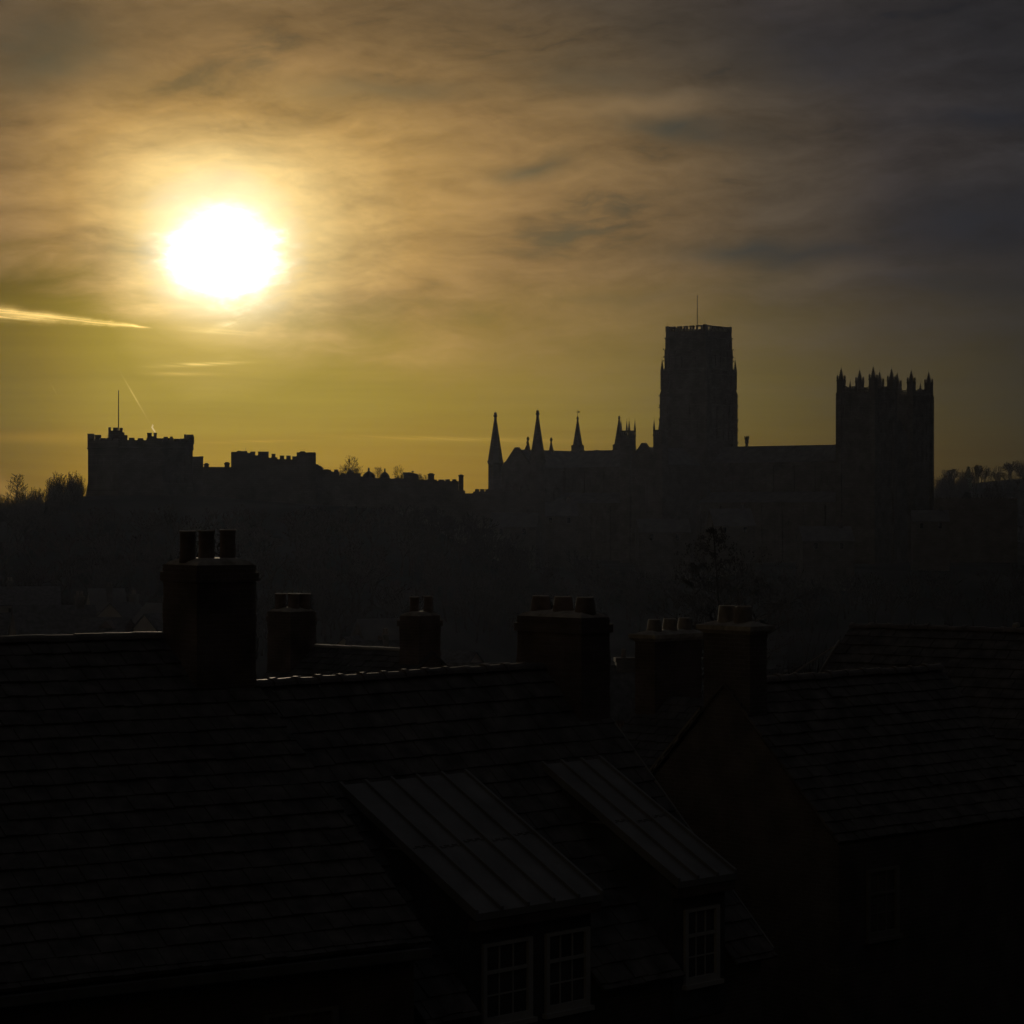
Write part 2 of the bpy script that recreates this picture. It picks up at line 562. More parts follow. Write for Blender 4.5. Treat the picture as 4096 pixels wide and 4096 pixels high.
CZ = -14.2
cath = thing('cathedral', (52.96, 709.0, CZ), 142.0, 'huge dark stone cathedral with tall square central tower and pinnacled west towers', 'cathedral')


def CM():
    return MB((0, 0, -CZ))


# central tower
t = CM()
t.box(-8.6, 8.6, -8.6, 8.6, -14, 18)
def stage(mb, hw, z0, z1, butt):
    mb.box(-hw + butt * 0.35, hw - butt * 0.35, -hw + butt * 0.35, hw - butt * 0.35, z0, z1)
    for sx in (-1, 1):
        for sy in (-1, 1):
            x0, x1 = sorted((sx * hw, sx * (hw - butt)))
            y0, y1 = sorted((sy * hw, sy * (hw - butt)))
            mb.box(x0, x1, y0, y1, z0, z1)
stage(t, 7.95, 18, 33.4, 2.4)
for k in range(4):
    pass
t.frus(-7.95, 7.95, -7.95, 7.95, 33.4, -7.6, 7.6, -7.6, 7.6, 34.6)
stage(t, 7.6, 34.6, 40.0, 2.2)
t.frus(-7.5, 7.5, -7.5, 7.5, 40.0, -7.0, 7.0, -7.0, 7.0, 40.6)
stage(t, 6.98, 40.6, 45.6, 1.6)
stage(t, 6.82, 45.6, 49.2, 1.2)
for hw, z in ((8.12, 19.6), (8.12, 23.5), (8.12, 25.8), (8.12, 30.2), (7.85, 38.9), (7.25, 43.9), (7.0, 45.8), (7.0, 49.2)):
    t.box(-hw, hw, -hw, hw, z - 0.16, z + 0.16)
for k in range(9):                                              # little bosses on the corner buttresses
    z = 19.5 + k * 3.3
    hw = 8.05 if z < 33 else 7.7
    if z > 40: hw = 7.15
    for sx in (-1, 1):
        for sy in (-1, 1):
            t.box(sx * hw - .12, sx * hw + .12, sy * hw - .12, sy * hw + .12, z, z + 0.35)
for sgn in (-1, 1):
    for c in (-3.0, 3.0):
        windows_relief(t, 0, c, 20.5, 30.0, 2.4, sgn * 7.15, sgn * 0.3, 'x')
        windows_relief(t, 0, c, 20.5, 30.0, 2.4, sgn * 7.15, sgn * 0.3, 'y')
    for c in (-2.5, 2.5):
        windows_relief(t, 0, c, 36.5, 44.5, 2.0, sgn * 6.5, sgn * 0.35, 'x')
        windows_relief(t, 0, c, 36.5, 44.5, 2.0, sgn * 6.5, sgn * 0.35, 'y')
ctower = t.build('central_tower', STONE, cath)
# parapet of merlons
p = CM()
hw = 6.72
for sgn in (-1, 1):
    y0, y1 = sorted((sgn * hw, sgn * (hw - 0.5)))
    p.box(-hw, hw, y0, y1, 49.36, 50.9)
    p.box(y0, y1, -hw + .5, hw - .5, 49.36, 50.9)
    xs = [(-5.55, -3.55), (-2.75, -1.4), (-0.65, 0.65), (1.4, 2.75), (3.55, 5.55)]
    for a, b in xs:
        c = (a + b) / 2
        for q0, q1 in ((a, a + .42), (b - .42, b)):
            p.box(q0, q1, y0, y1, 50.9, 52.0); p.box(y0, y1, q0, q1, 50.9, 52.0)
        if b - a > 2:
            p.box(a + .42, b - .42, y0 + .03, y1 - .03, 50.9, 52.0); p.box(y0 + .03, y1 - .03, a + .42, b - .42, 50.9, 52.0)
        p.box(a - .05, b + .05, y0 - .05, y1 + .05, 52.0, 52.4); p.box(y0 - .05, y1 + .05, a - .05, b + .05, 52.0, 52.4)
for sx in (-1, 1):
    for sy in (-1, 1):
        p.box(sx * 6.35 - .42, sx * 6.35 + .42, sy * 6.35 - .42, sy * 6.35 + .42, 50.9, 52.55)
        p.tube((sx * 6.35, sy * 6.35, 52.5), (sx * 6.35, sy * 6.35, 53.6), 0.03, 0.02)
p.build('parapet', STONE, ctower)
rf = CM(); rf.frus(-6.1, 6.1, -6.1, 6.1, 49.3, -.2, .2, -.2, .2, 50.4); rf.build('roof', LEADROOF, ctower)
fp = CM()
fp.tube((0.3, 0.3, 50), (0.3, 0.3, 61.2), 0.13, 0.08, 6)
fp.lathe(0.3, 0.3, [(.02, 61.1), (.16, 61.25), (.02, 61.45)], 6)
for a in range(4):
    q = (0.3 + 4.6 * math.cos(a * 1.57 + .8), 0.3 + 4.6 * math.sin(a * 1.57 + .8), 51.3)
    fp.tube((0.3, 0.3, 56.6), q, 0.015, 0.015, 3)
fp.build('flagpole', METAL, ctower)
for sx in (-1, 1):
    for sy in (-1, 1):
        q = CM()
        pinnacle(q, sx * 7.45, sy * 7.45, 34.6, 40.2, 43.2, 0.72, False, 5)
        q.build('pinnacle', STONE, ctower)


# western towers
def west_tower(n0):
    t = CM()
    e0, h = -60.2, 5.15
    x0, x1, y0, y1 = e0 - h, e0 + h, n0 - h, n0 + h
    t.box(x0, x1, y0, y1, -14, 30.0)
    t.box(x0 - .35, x1 + .35, y0 - .35, y1 + .35, 29.9, 30.25)
    t.box(x0 + .1, x1 - .1, y0 + .1, y1 - .1, 30.25, 31.4)
    for cx in (x0, x1):
        for cy in (y0, y1):
            t.box(cx - .75, cx + .75, cy - .75, cy + .75, -14, 31.6)
    for z in (-2, 6.5, 12.6, 20.0, 25.0):
        t.box(x0 - .14, x1 + .14, y0 - .14, y1 + .14, z, z + .3)
    for sgn, yy, xx in ((1, y1, x1), (-1, y0, x0)):
        for k in range(4):
            c = -3.1 + k * 2.06
            for z0, z1 in ((13.5, 17.8), (20.8, 23.4), (25.6, 28.2)):
                windows_relief(t, 0, e0 + c, z0, z1, 1.1, yy, sgn * 0.16, 'x')
                windows_relief(t, 0, n0 + c, z0, z1, 1.1, xx, sgn * 0.16, 'y')
    tw = t.build('west_tower', STONE, cath)
    p = CM()
    for sgn in (-1, 1):
        ya, yb = sorted((n0 + sgn * h, n0 + sgn * (h - .35)))
        xa, xb = sorted((e0 + sgn * h, e0 + sgn * (h - .35)))
        for base, (lo, hi), ax in ((e0, (ya, yb), 'x'), (n0, (xa, xb), 'y')):
            def bb(a0, a1, z0, z1):
                if ax == 'x': p.box(a0, a1, lo, hi, z0, z1)
                else: p.box(lo, hi, a0, a1, z0, z1)
            a0, a1 = base - h + .8, base + h - .8
            bb(a0, a1, 31.4, 31.55)
            bb(a0, a1, 32.0, 32.35)
            nn = 14
            for i in range(nn + 1):
                a = a0 + (a1 - a0) * i / nn
                bb(a - .12, a + .12, 31.55, 32.0)
                bb(a - .11, a + .11, 32.35, 33.0 if (i // 2) % 2 == 0 else 32.65)
            for i in range(0, nn, 4):
                a = a0 + (a1 - a0) * (i - 0.35) / nn; b = a0 + (a1 - a0) * (i + 1.35) / nn
                bb(max(a, a0), min(b, a1), 33.0, 33.25)
            for i in range(2, nn, 4):
                a = a0 + (a1 - a0) * (i - 0.6) / nn; b = a0 + (a1 - a0) * (i + 1.6) / nn
                bb(max(a, a0), min(b, a1), 32.62, 32.85)
    p.build('parapet', STONE, tw)
    rf = CM(); rf.frus(x0 + .4, x1 - .4, y0 + .4, y1 - .4, 31.3, e0 - .2, e0 + .2, n0 - .2, n0 + .2, 31.7); rf.build('roof', LEADROOF, tw)
    for sx in (-1, 1):
        for sy in (-1, 1):
            q = CM(); pinnacle(q, e0 + sx * 4.85, n0 + sy * 4.85, 31.3, 35.0, 38.1, 1.75, True, 5); q.build('pinnacle', STONE, tw)
    for dx, dy in ((0, 1), (0, -1), (1, 0), (-1, 0)):
        q = CM(); pinnacle(q, e0 + dx * 4.95, n0 + dy * 4.95, 31.3, 32.7, 34.9, 0.66, False, 4); q.build('pinnacle', STONE, tw)


west_tower(10.2)
west_tower(-10.2)
# west front wall between the towers
t = CM()
t.box(-64.6, -56, -5.2, 5.2, -14, 20)
t.prism([(-5.2, 20), (5.2, 20), (0, 25)], -64.4, -63.4, 'x')
t.build('west_front', STONE, cath)

# nave and choir
def long_body(e0, e1, name, nbay, ridge, eave, hw=6.6):
    t = CM()
    t.box(e0, e1, -hw, hw, -14, eave)
    t.box(e0, e1, -12.6, 12.6, -14, 2.6)
    L = e1 - e0
    for i in range(nbay + 1):
        x = e0 + L * i / nbay
        for sgn in (-1, 1):
            a, b = sorted((sgn * hw, sgn * (hw + .45)))
            t.box(x - .5, x + .5, a, b, 5, eave - .6)
            a, b = sorted((sgn * 12.6, sgn * 13.3))
            t.box(x - .6, x + .6, a, b, -14, 1.8)
    for i in range(nbay):
        x = e0 + L * (i + .5) / nbay
        for sgn in (-1, 1):
            windows_relief(t, 0, x, 7.2, 10.0, 1.7, sgn * hw, sgn * 0.2, 'x')
            windows_relief(t, 0, x, -8.5, -2.5, 2.0, sgn * 12.6, sgn * 0.2, 'x')
    for sgn in (-1, 1):
        a, b = sorted((sgn * (hw + .02), sgn * (hw + .4)))
        t.box(e0, e1, a, b, eave - .5, eave + .35)
    t.build(name, STONE, cath)
    rf = CM()
    for sgn in (-1, 1):
        prof = [(sgn * hw, eave), (sgn * hw, eave + .3), (0, ridge), (0, ridge - .3)]
        rf.prism(prof, e0, e1, 'x')
        nroll = int(L / 1.1)
        for k in range(nroll):                                    # lead rolls
            x = e0 + L * (k + .5) / nroll
            rf.prism([(sgn * hw, eave + .3), (sgn * hw, eave + .42), (0, ridge + .1), (0, ridge)], x - .06, x + .06, 'x')
    rf.build(name + '_roof', LEADROOF, cath)
    for sgn in (-1, 1):
        rf = CM()
        rf.prism([(sgn * 12.9, 2.6), (sgn * 12.9, 2.85), (sgn * (hw + .05), 5.6), (sgn * (hw + .05), 2.6)], e0, e1, 'x')
        rf.build('aisle_roof', LEADROOF, cath)


long_body(-55.2, -8.7, 'nave', 7, 18.35, 13.3)
long_body(8.7, 42.5, 'choir', 5, 18.0, 12.6)
lv = CM()
lv.box(-16.4, -15.8, -.3, .3, 17.8, 19.1); lv.lathe(-16.1, 0, [(.3, 19.0), (.62, 19.4), (.5, 20.0), (.68, 20.5), (.3, 20.9)], 8)
for a in range(6):
    lv.box(-16.1 + .6 * math.cos(a) - .08, -16.1 + .6 * math.cos(a) + .08, .6 * math.sin(a) - .08, .6 * math.sin(a) + .08, 20.3, 21.3)
lv.build('roof_finial', STONE, cath)

# transepts with their turrets
def transept(sg, name):
    t = CM()
    a, b = sorted((sg * 8.6, sg * 27.5))
    t.box(-6.2, 6.2, a, b, -14, 13.0)
    ya, yb = sorted((sg * 26.6, sg * 27.5))
    t.prism([(-5.4, 13.0), (5.4, 13.0), (0.6, 19.0), (-0.6, 19.0)], ya, yb, 'y')
    for c in (-2.6, 0, 2.6):
        windows_relief(t, 0, c, -4, 8, 1.5, sg * 27.5, sg * .2, 'x')
    tr = t.build(name, STONE, cath)
    rf = CM()
    for s in (-1, 1):
        rf.prism([(s * 6.3, 13.0), (s * 6.3, 13.3), (0, 17.9), (0, 17.6)], a, b, 'y')
    rf.build('roof', LEADROOF, tr)
    for ex, w in ((5.5, 1.55), (-5.5, 1.5)) if sg > 0 else ():
        q = CM()
        cy = sg * 26.9
        q.box(ex - w, ex + w, cy - w, cy + w, -14, 21.2)
        for z in (13.5, 17.5, 20.9):
            q.box(ex - w - .14, ex + w + .14, cy - w - .14, cy + w + .14, z, z + .3)
        for i in range(5):                                          # pierced crown
            for sgn in (-1, 1):
                aa = -w + .12 + (2 * w - .24) * i / 4
                q.box(ex + aa - .14, ex + aa + .14, cy + sgn * (w - .14) - .14, cy + sgn * (w - .14) + .14, 21.2, 22.3)
                q.box(ex + sgn * (w - .14) - .14, ex + sgn * (w - .14) + .14, cy + aa - .14, cy + aa + .14, 21.2, 22.3)
        for sgn in (-1, 1):
            q.box(ex - w, ex + w, cy + sgn * (w - .14) - .17, cy + sgn * (w - .14) + .17, 22.0, 22.5)
            q.box(ex + sgn * (w - .14) - .17, ex + sgn * (w - .14) + .17, cy - w, cy + w, 22.0, 22.5)
            for s2 in (-1, 1):
                pinnacle(q, ex + sgn * (w - .18), cy + s2 * (w - .18), 22.0, 23.2, 25.2, 0.42, False, 3)
        q.build('turret', STONE, tr)


transept(1, 'north_transept')
transept(-1, 'south_transept')

# chapel at the east end with four spires
t = CM()
t.box(43.2, 56.6, -20, 20, -14, 12.8)
for sg in (-1, 1):
    a, b = sorted((sg * 20, sg * 19.2))
    t.prism([(44.2, 12.8), (55.6, 12.8), (50.6, 18.75), (49.4, 18.75)], a, b, 'y')
for n0 in (-14, -8, -2, 4, 10, 16):
    for sg, xx in ((1, 56.6), (-1, 43.2)):
        windows_relief(t, 0, n0, -6, 6, 2.2, xx, sg * .3, 'y')
for c in (47, 50, 53):
    windows_relief(t, 0, c, -6, 7, 1.9, 20, .3, 'x')
t.prism([(2.2, 12.8), (11.0, 12.8), (6.9, 19.6), (6.3, 19.6)], 56.0, 56.6, 'x')
t.box(56.15, 56.45, 6.5, 6.75, 19.6, 21.0); t.box(56.15, 56.45, 6.2, 7.05, 20.3, 20.55)
ch = t.build('east_chapel', STONE, cath)
rf = CM()
for s in (-1, 1):
    rf.prism([(49.9 + s * 6.8, 12.8), (49.9 + s * 6.8, 13.1), (49.9, 18.15), (49.9, 17.8)], -19.4, 19.4, 'y')
rf.build('roof', LEADROOF, ch)
for e, n, zb, zt, r, sq in ((57.5, 20.3, 14.9, 29.0, 2.3, 0), (42.0, 20.3, 15.0, 29.2, 2.3, 0), (57.5, -20.0, 20.4, 29.0, 1.5, 1), (42.0, -20.0, 20.4, 28.8, 1.5, 1)):
    q = CM()
    if sq:
        q.box(e - 1.55, e + 1.55, n - 1.55, n + 1.55, -14, 18.2)
        q.box(e - 1.4, e + 1.4, n - 1.4, n + 1.4, 18.2, 20.3)
        q.box(e - 1.7, e + 1.7, n - 1.7, n + 1.7, 17.9, 18.2)
    else:
        q.lathe(e, n, [(2.25, -14), (2.15, 12.6), (2.15, 13.9), (2.45, 14.4), (2.45, 14.9)], 8, R(22.5))
    tu = q.build('corner_turret', STONE, ch)
    q = CM(); spire(q, e, n, zb, zt, r); q.build('spire', STONE, ch)
    if sq and e > 50:
        q = CM()
        q.tube((e, n, 29.2), (e, n, 31.2), .06, .04)
        q.box(e - .75, e - .1, n - .03, n + .03, 30.2, 30.6); q.box(e + .1, e + .7, n - .03, n + .03, 30.35, 30.45)
        q.build('weather_vane', METAL, ch)
for n0 in (14.6, 3.4):
    q = CM()
    q.lathe(49.9, n0, [(.85, 17.4), (.75, 18.0), (.18, 20.6), (.18, 20.7), (.42, 21.1), (.42, 21.4), (.15, 21.9), (.02, 22.1)], 8)
    q.build('roof_pinnacle', STONE, ch)

# ------------------------------------------------------------------ castle (silhouettes measured from the photograph, each block at its own depth)
def bear(o): return math.atan2(o[0], o[1])


def LX(o, px, D):
    """local x of the bearing px on the plane D metres away, for a thing at o that squarely faces the viewpoint"""
    b = bear(o)
    return D / math.cos(b) * math.tan(math.atan((px - 2048) / F) - b)


def LY(o, D): return D / math.cos(bear(o)) - math.hypot(o[0], o[1])


def blk(mb, o, px0, px1, ytop, zbot, D, dep):
    """a stone block between two bearings: front face at distance D, dep metres deep"""
    x0, x1, y0 = LX(o, px0, D), LX(o, px1, D), LY(o, D)
    zt = (2048 - ytop) / F * (D - (x0 + x1) / 2 * math.sin(bear(o)))
    mb.box(x0, x1, y0, y0 + dep, zbot - o[2], zt - o[2])


def zz(y, D): return (2048 - y) / F * D


KD = 541.0
ko = (at(562, 0, KD + 11.5).x, KD + 11.5, 1.5)
keep = thing('castle_keep', ko, -math.degrees(bear(ko)), 'dark battlemented polygonal keep with a flagpole, left end of the castle', 'castle keep')
t = MB()
t.lathe(0, 0, [(13.3, -5), (12.75, 2.6), (12.3, 5), (12.3, zz(1760, KD) - ko[2])], 8, R(22.5))
for k in range(8):                                                # string course and blind windows on each face
    a = R(45 * k)
    for z0 in (4.5, 8.5):
        for c in (-2.4, 0, 2.4):
            cx, cy = 11.14 * math.cos(a) - c * math.sin(a), 11.14 * math.sin(a) + c * math.cos(a)
            t.lathe(cx, cy, [(.38, z0), (.38, z0 + 1.8)], 4, a + R(45))
t.lathe(0, 0, [(12.5, 12.3), (12.6, 12.45), (12.5, 12.6)], 8, R(22.5))
t.build('wall', STONE, keep)
t = MB()
zt0 = zz(1760, KD) - ko[2]
for k in range(8):
    a = R(22.5 + 45 * k); b = R(22.5 + 45 * (k + 1))
    A = Vector((12.3 * math.cos(a), 12.3 * math.sin(a), 0)); B = Vector((12.3 * math.cos(b), 12.3 * math.sin(b), 0))
    d = (B - A).normalized(); nrm = Vector((-(A + B).x, -(A + B).y, 0)).normalized()
    L = (B - A).length
    for i in range(5):
        c = A + d * (L * (i + .5) / 5)
        h = 0.5 if i % 2 else 0.42
        q = [c - d * .62, c + d * .62, c + d * .62 + nrm * .6, c - d * .62 + nrm * .6]
        t.prism([(v.x, v.y) for v in q], zt0, zt0 + h, 'z')
t.build('parapet', STONE, keep)
def kp(name, rows, m=STONE):
    t = MB()
    for px0, px1, y0, y1, D, dep in rows:
        blk(t, ko, px0, px1, y0, zz(y1, D), D, dep)
    return t.build(name, m, keep)
KC = KD + 9
ct = kp('stair_turret', [(433, 490, 1722, 1765, KC, 3.4), (433, 443, 1710, 1722, KC, 3.4), (452, 471, 1710, 1722, KC, 3.4), (478, 491, 1711, 1722, KC, 3.4),
                         (434, 444, 1709, 1711, KC, 3.4), (490, 498, 1729, 1765, KC, 3), (498, 510, 1740, 1765, KC, 3)])
t = MB()
x, y = LX(ko, 474, KC + 1.5), LY(ko, KC + 1.5)
t.tube((x, y, zz(1722, KC) - ko[2]), (x, y, zz(1563, KC) - ko[2]), .13, .09, 6)
t.lathe(x, y, [(.02, zz(1563, KC) - ko[2]), (.16, zz(1561.5, KC) - ko[2]), (.02, zz(1560, KC) - ko[2])], 6)
t.tube((LX(ko, 430, KC), LY(ko, KC), zz(1752, KC) - ko[2]), (LX(ko, 430, KC), LY(ko, KC), zz(1738, KC) - ko[2]), .06, .06, 4)
t.build('flagpole', METAL, keep)
kp('corner_turret', [(350, 378, 1738, 1800, KC, 4), (349, 377, 1734.5, 1738, KC, 4), (380, 403, 1739, 1765, KC, 4), (379.5, 405, 1741, 1747, KC - .1, 4.2), (403, 432, 1752, 1765, KC, 3)])
kp('corner_turret', [(737, 774, 1745, 1800, KC, 4), (737, 746, 1737, 1745, KC, 4), (748, 762, 1738, 1745, KC, 4), (763, 774, 1738, 1745, KC, 4), (770, 777, 1746, 1775, KC, 3)])
kp('chimney_stack', [(589, 607, 1733, 1765, KC, 1.6), (588, 608, 1731, 1735, KC - .1, 1.8), (615, 627, 1733, 1765, KC, 1.6), (614, 628, 1731, 1735, KC - .1, 1.8), (600, 622, 1745, 1765, KC + .1, 1.4)])
for row in ((654, 672, 1747, 1760, KC, 1.5), (680, 691, 1746, 1760, KC, 1.5), (637, 650, 1753, 1762, KC - 3, 1.5), (706, 727, 1755, 1762, KC - 3, 1.5)):
    kp('parapet_block', [row])
kp('side_wing', [(772, 813, 1829, 2010, KC, 8), (772, 814, 1826, 1829, KC - .1, 8.2), (797, 812, 1825, 1827, KC - .1, 3)])
# rough rock spur at the foot
kp('plinth', [(346, 356, 1965, 2015, KC, 8), (341, 356, 1978, 2015, KC, 8)])

# low range with two chimneys
lo = (at(867, 0, 556).x, 556.0, -2.0)
lr = thing('castle_link_range', lo, -math.degrees(bear(lo)), 'low castle range between keep and hall, level roof with a chimney at each end', 'castle range')
t = MB(); blk(t, lo, 812, 926, 1867.5, lo[2], 551, 1.2); blk(t, lo, 812, 926, 1876, lo[2], 552.3, 9); t.build('wall', STONE, lr)
t = MB()
x0, x1 = LX(lo, 812, 552), LX(lo, 926, 552)
t.prism([(-3.6, zz(1875, 552) - lo[2]), (5.3, zz(1875, 552) - lo[2]), (.5, zz(1870, 556) - lo[2] + .02)], x0, x1, 'x'); t.build('roof', LEADROOF, lr)
for a, b, y in ((816, 835, 1855), (898, 918, 1851)):
    t = MB()
    blk(t, lo, a, b, y, -1, 555, 1.6); blk(t, lo, a - 2, b + 2, y + 1.5, zz(y + 6, 555), 554.9, 1.8); blk(t, lo, a + 3, b - 3, y - 3, zz(y, 555), 555.2, 1.1)
    t.build('chimney', STONE, lr)

# great hall
gD = 552.0
go = (at(1094, 0, gD).x, gD + 6, -2.5)
gh = thing('castle_hall', go, -math.degrees(bear(go)), 'tall castle hall block with broken battlements between two square corner towers', 'castle hall')
t = MB()
blk(t, go, 924, 1150, 1836, go[2], gD, 12); blk(t, go, 1150, 1224, 1846, go[2], gD, 12)
blk(t, go, 1085, 1110, 1829, zz(1850, gD), gD, 6); blk(t, go, 1132, 1150, 1836, zz(1850, gD), gD + .05, 6)
t.build('wall', STONE, gh)
t = MB()
for a, b, y in ((1001, 1021, 1806), (1021, 1032, 1821), (1032, 1075, 1806), (1075, 1086, 1829), (1086, 1102, 1815), (1102, 1108, 1829), (1119, 1137, 1822), (1137, 1145, 1836), (1145, 1163, 1822), (1163, 1170, 1836), (1169, 1189, 1825)):
    blk(t, go, a, b, y + 1.5, zz(1850, gD), gD + .02, 1.2)
    if y < 1826: blk(t, go, a - .7, b + .7, y, zz(y + 1.6, gD), gD - .06, 1.36)
t.build('battlement', STONE, gh)
for rows in (((924, 1001, 1812), (925, 946, 1807), (946, 966, 1805), (949, 964, 1803), (966, 989, 1804), (989, 1001, 1811)), ((1187, 1264, 1813), (1187, 1199, 1809), (1199, 1222, 1807), (1200, 1221, 1805), (1222, 1262, 1810), (1229, 1262, 1809))):
    t = MB()
    for i, (a, b, y) in enumerate(rows): blk(t, go, a, b, y, go[2] if i == 0 else zz(1814, gD), gD - 1.2 + .03 * i, 5.5)
    t.build('corner_tower', STONE, gh)
t = MB()
t.tube((LX(go, 982, gD), -5, zz(1806, gD) - go[2]), (LX(go, 982, gD), -5, zz(1791, gD) - go[2]), .04, .03, 4)
t.build('lightning_rod', METAL, gh)

# gallery range with ogee cupolas
rD = 556.0
ro = (at(1560, 0, rD).x, rD + 5, -14.0)
gr = thing('castle_gallery', ro, -math.degrees(bear(ro)), 'long lower castle range stepping down beside the hall, with ogee cupolas and chimneys', 'castle range')
t = MB()
rows = [(1260, 1273, 1857), (1273, 1283, 1863), (1283, 1290, 1869), (1290, 1330, 1885), (1330, 1356, 1887), (1356, 1362, 1901), (1362, 1384, 1897), (1384, 1442, 1893), (1442, 1452, 1906),
        (1452, 1502, 1911), (1502, 1522, 1912), (1522, 1563, 1913), (1563, 1614, 1914), (1614, 1672, 1896), (1672, 1712, 1919), (1712, 1748, 1918), (1748, 1834, 1924), (1834, 1855, 1962)]
for i, (a, b, y) in enumerate(rows): blk(t, ro, a, b, y, ro[2], rD + (i % 2) * .04, 10)
blk(t, ro, 1581, 1600, 1911, zz(1915, rD), rD, 4); blk(t, ro, 1855, 1861, 1962, ro[2], rD, 8)
t.build('wall', STONE, gr)
for grp in (((1289, 1297, 1879), (1297, 1315, 1877), (1315, 1324, 1879)), ((1336, 1353, 1878),), ((1363, 1381, 1892),), ((1676, 1696, 1918), (1700, 1710, 1919)), ((1753, 1778, 1918), (1781, 1800, 1917), (1809, 1826, 1917))):
    t = MB()
    for a, b, y in grp: blk(t, ro, a, b, y, zz(1926, rD), rD - .05, 1.1)
    t.build('battlement', STONE, gr)
for cx, yb, yt, hwid in ((1402, 1894, 1874, 17), (1475, 1911, 1870, 26), (1539, 1913, 1873, 21)):
    D = rD + 3
    k = D / F
    zb = zz(yb, D) - ro[2]; H = (yb - yt) * k; w = hwid * k
    t = MB()
    X = LX(ro, cx, D)
    t.lathe(X, LY(ro, D), [(w * 1.0, zb - 1.5), (w * 1.0, zb), (w * .97, zb + H * .12), (w * .80, zb + H * .34), (w * .50, zb + H * .52), (w * .22, zb + H * .62), (w * .11, zb + H * .72), (w * .18, zb + H * .78), (w * .15, zb + H * .9), (.05, zb + H)], 12)
    t.build('cupola', LEADROOF, gr)
for a, b, y, yb in ((1712, 1737, 1896, 1925), (1835, 1854, 1901, 1962)):
    t = MB(); blk(t, ro, a, b, y, zz(yb, rD), rD + .6, 1.6); blk(t, ro, a - 2, b + 2, y - .5, zz(y + 3.5, rD), rD + .5, 1.8); blk(t, ro, a + 4, b - 4, y - 3.5, zz(y, rD), rD + .8, 1.2); t.build('chimney', STONE, gr)
t = MB()
D = rD + 2
X0, X1, YD = LX(ro, 1613, D), LX(ro, 1672, D), LY(ro, D)
t.box(X0 - .1, X0 + (X1 - X0) * .32, YD, YD + 3, zz(1897, D) - ro[2], zz(1889, D) - ro[2])
pts = [(X0 + (X1 - X0) * .3, zz(1897, D) - ro[2]), (X1, zz(1897, D) - ro[2])]
for k in range(9):
    a = math.pi / 2 * k / 8
    pts.append((X1 - (X1 - X0) * .66 * (1 - math.cos(a)) * 1.0, zz(1896, D) - ro[2] + (8 * k / 8) * D / F * math.sin(a)))
t.prism(pts, YD + .1, YD + 2.9, 'y')
t.lathe(LX(ro, 1651, D), YD + 1, [(.1, zz(1890, D) - ro[2]), (.36, zz(1886, D) - ro[2]), (.3, zz(1884.5, D) - ro[2]), (.02, zz(1883, D) - ro[2])], 8)
t.build('curved_gable', STONE, gr)

# curtain wall between castle and cathedral
wD = 600.0
wo = (at(2000, 0, wD).x, wD, -16.0)
cw = thing('curtain_wall', wo, -math.degrees(bear(wo)), 'low battlemented stone wall joining the castle range to the foot of the east spires', 'wall')
t = MB(); blk(t, wo, 1858, 1892, 1973, wo[2], wD, 2); blk(t, wo, 1892, 2180, 1966, wo[2], wD, 2.1)
t.build('wall', STONE, cw)
t = MB()
for a, b, y in ((1900, 1917, 1956), (1920, 1938, 1956), (1941, 1960, 1956), (1960, 1984, 1958), (1985, 2005, 1959), (2016, 2060, 1960), (2100, 2122, 1961), (2140, 2168, 1962)):
    blk(t, wo, a, b, y, zz(1968, wD), wD - .05, 1.0)
t.build('battlement', STONE, cw)

# battlemented range right of the west towers
bo = (at(3900, 0, 695).x, 700.0, -14.0)
br = thing('monastic_range', bo, -math.degrees(bear(bo)), 'low battlemented stone range running right from the pinnacled west towers', 'building')
t = MB(); blk(t, bo, 3735, 4070, 1995, bo[2], 692, 12); t.build('wall', STONE, br)
t = MB()
for i in range(26):
    a = 3738 + i * 12.8
    blk(t, bo, a, a + 7.5, 1988.5 + .012 * i * 8, zz(1997, 692), 691.95, .8)
t.build('battlement', STONE, br)
t = MB()
x0, x1 = LX(bo, 3846, 700), LX(bo, 3888, 700)
t.frus(x0, x1, 0.5, 3.5, zz(1995, 700) + 14, x0 + .9, x1 - .9, 1.3, 2.7, zz(1968, 700) + 14)
t.build('roof_lantern', DARKSLATE, br)


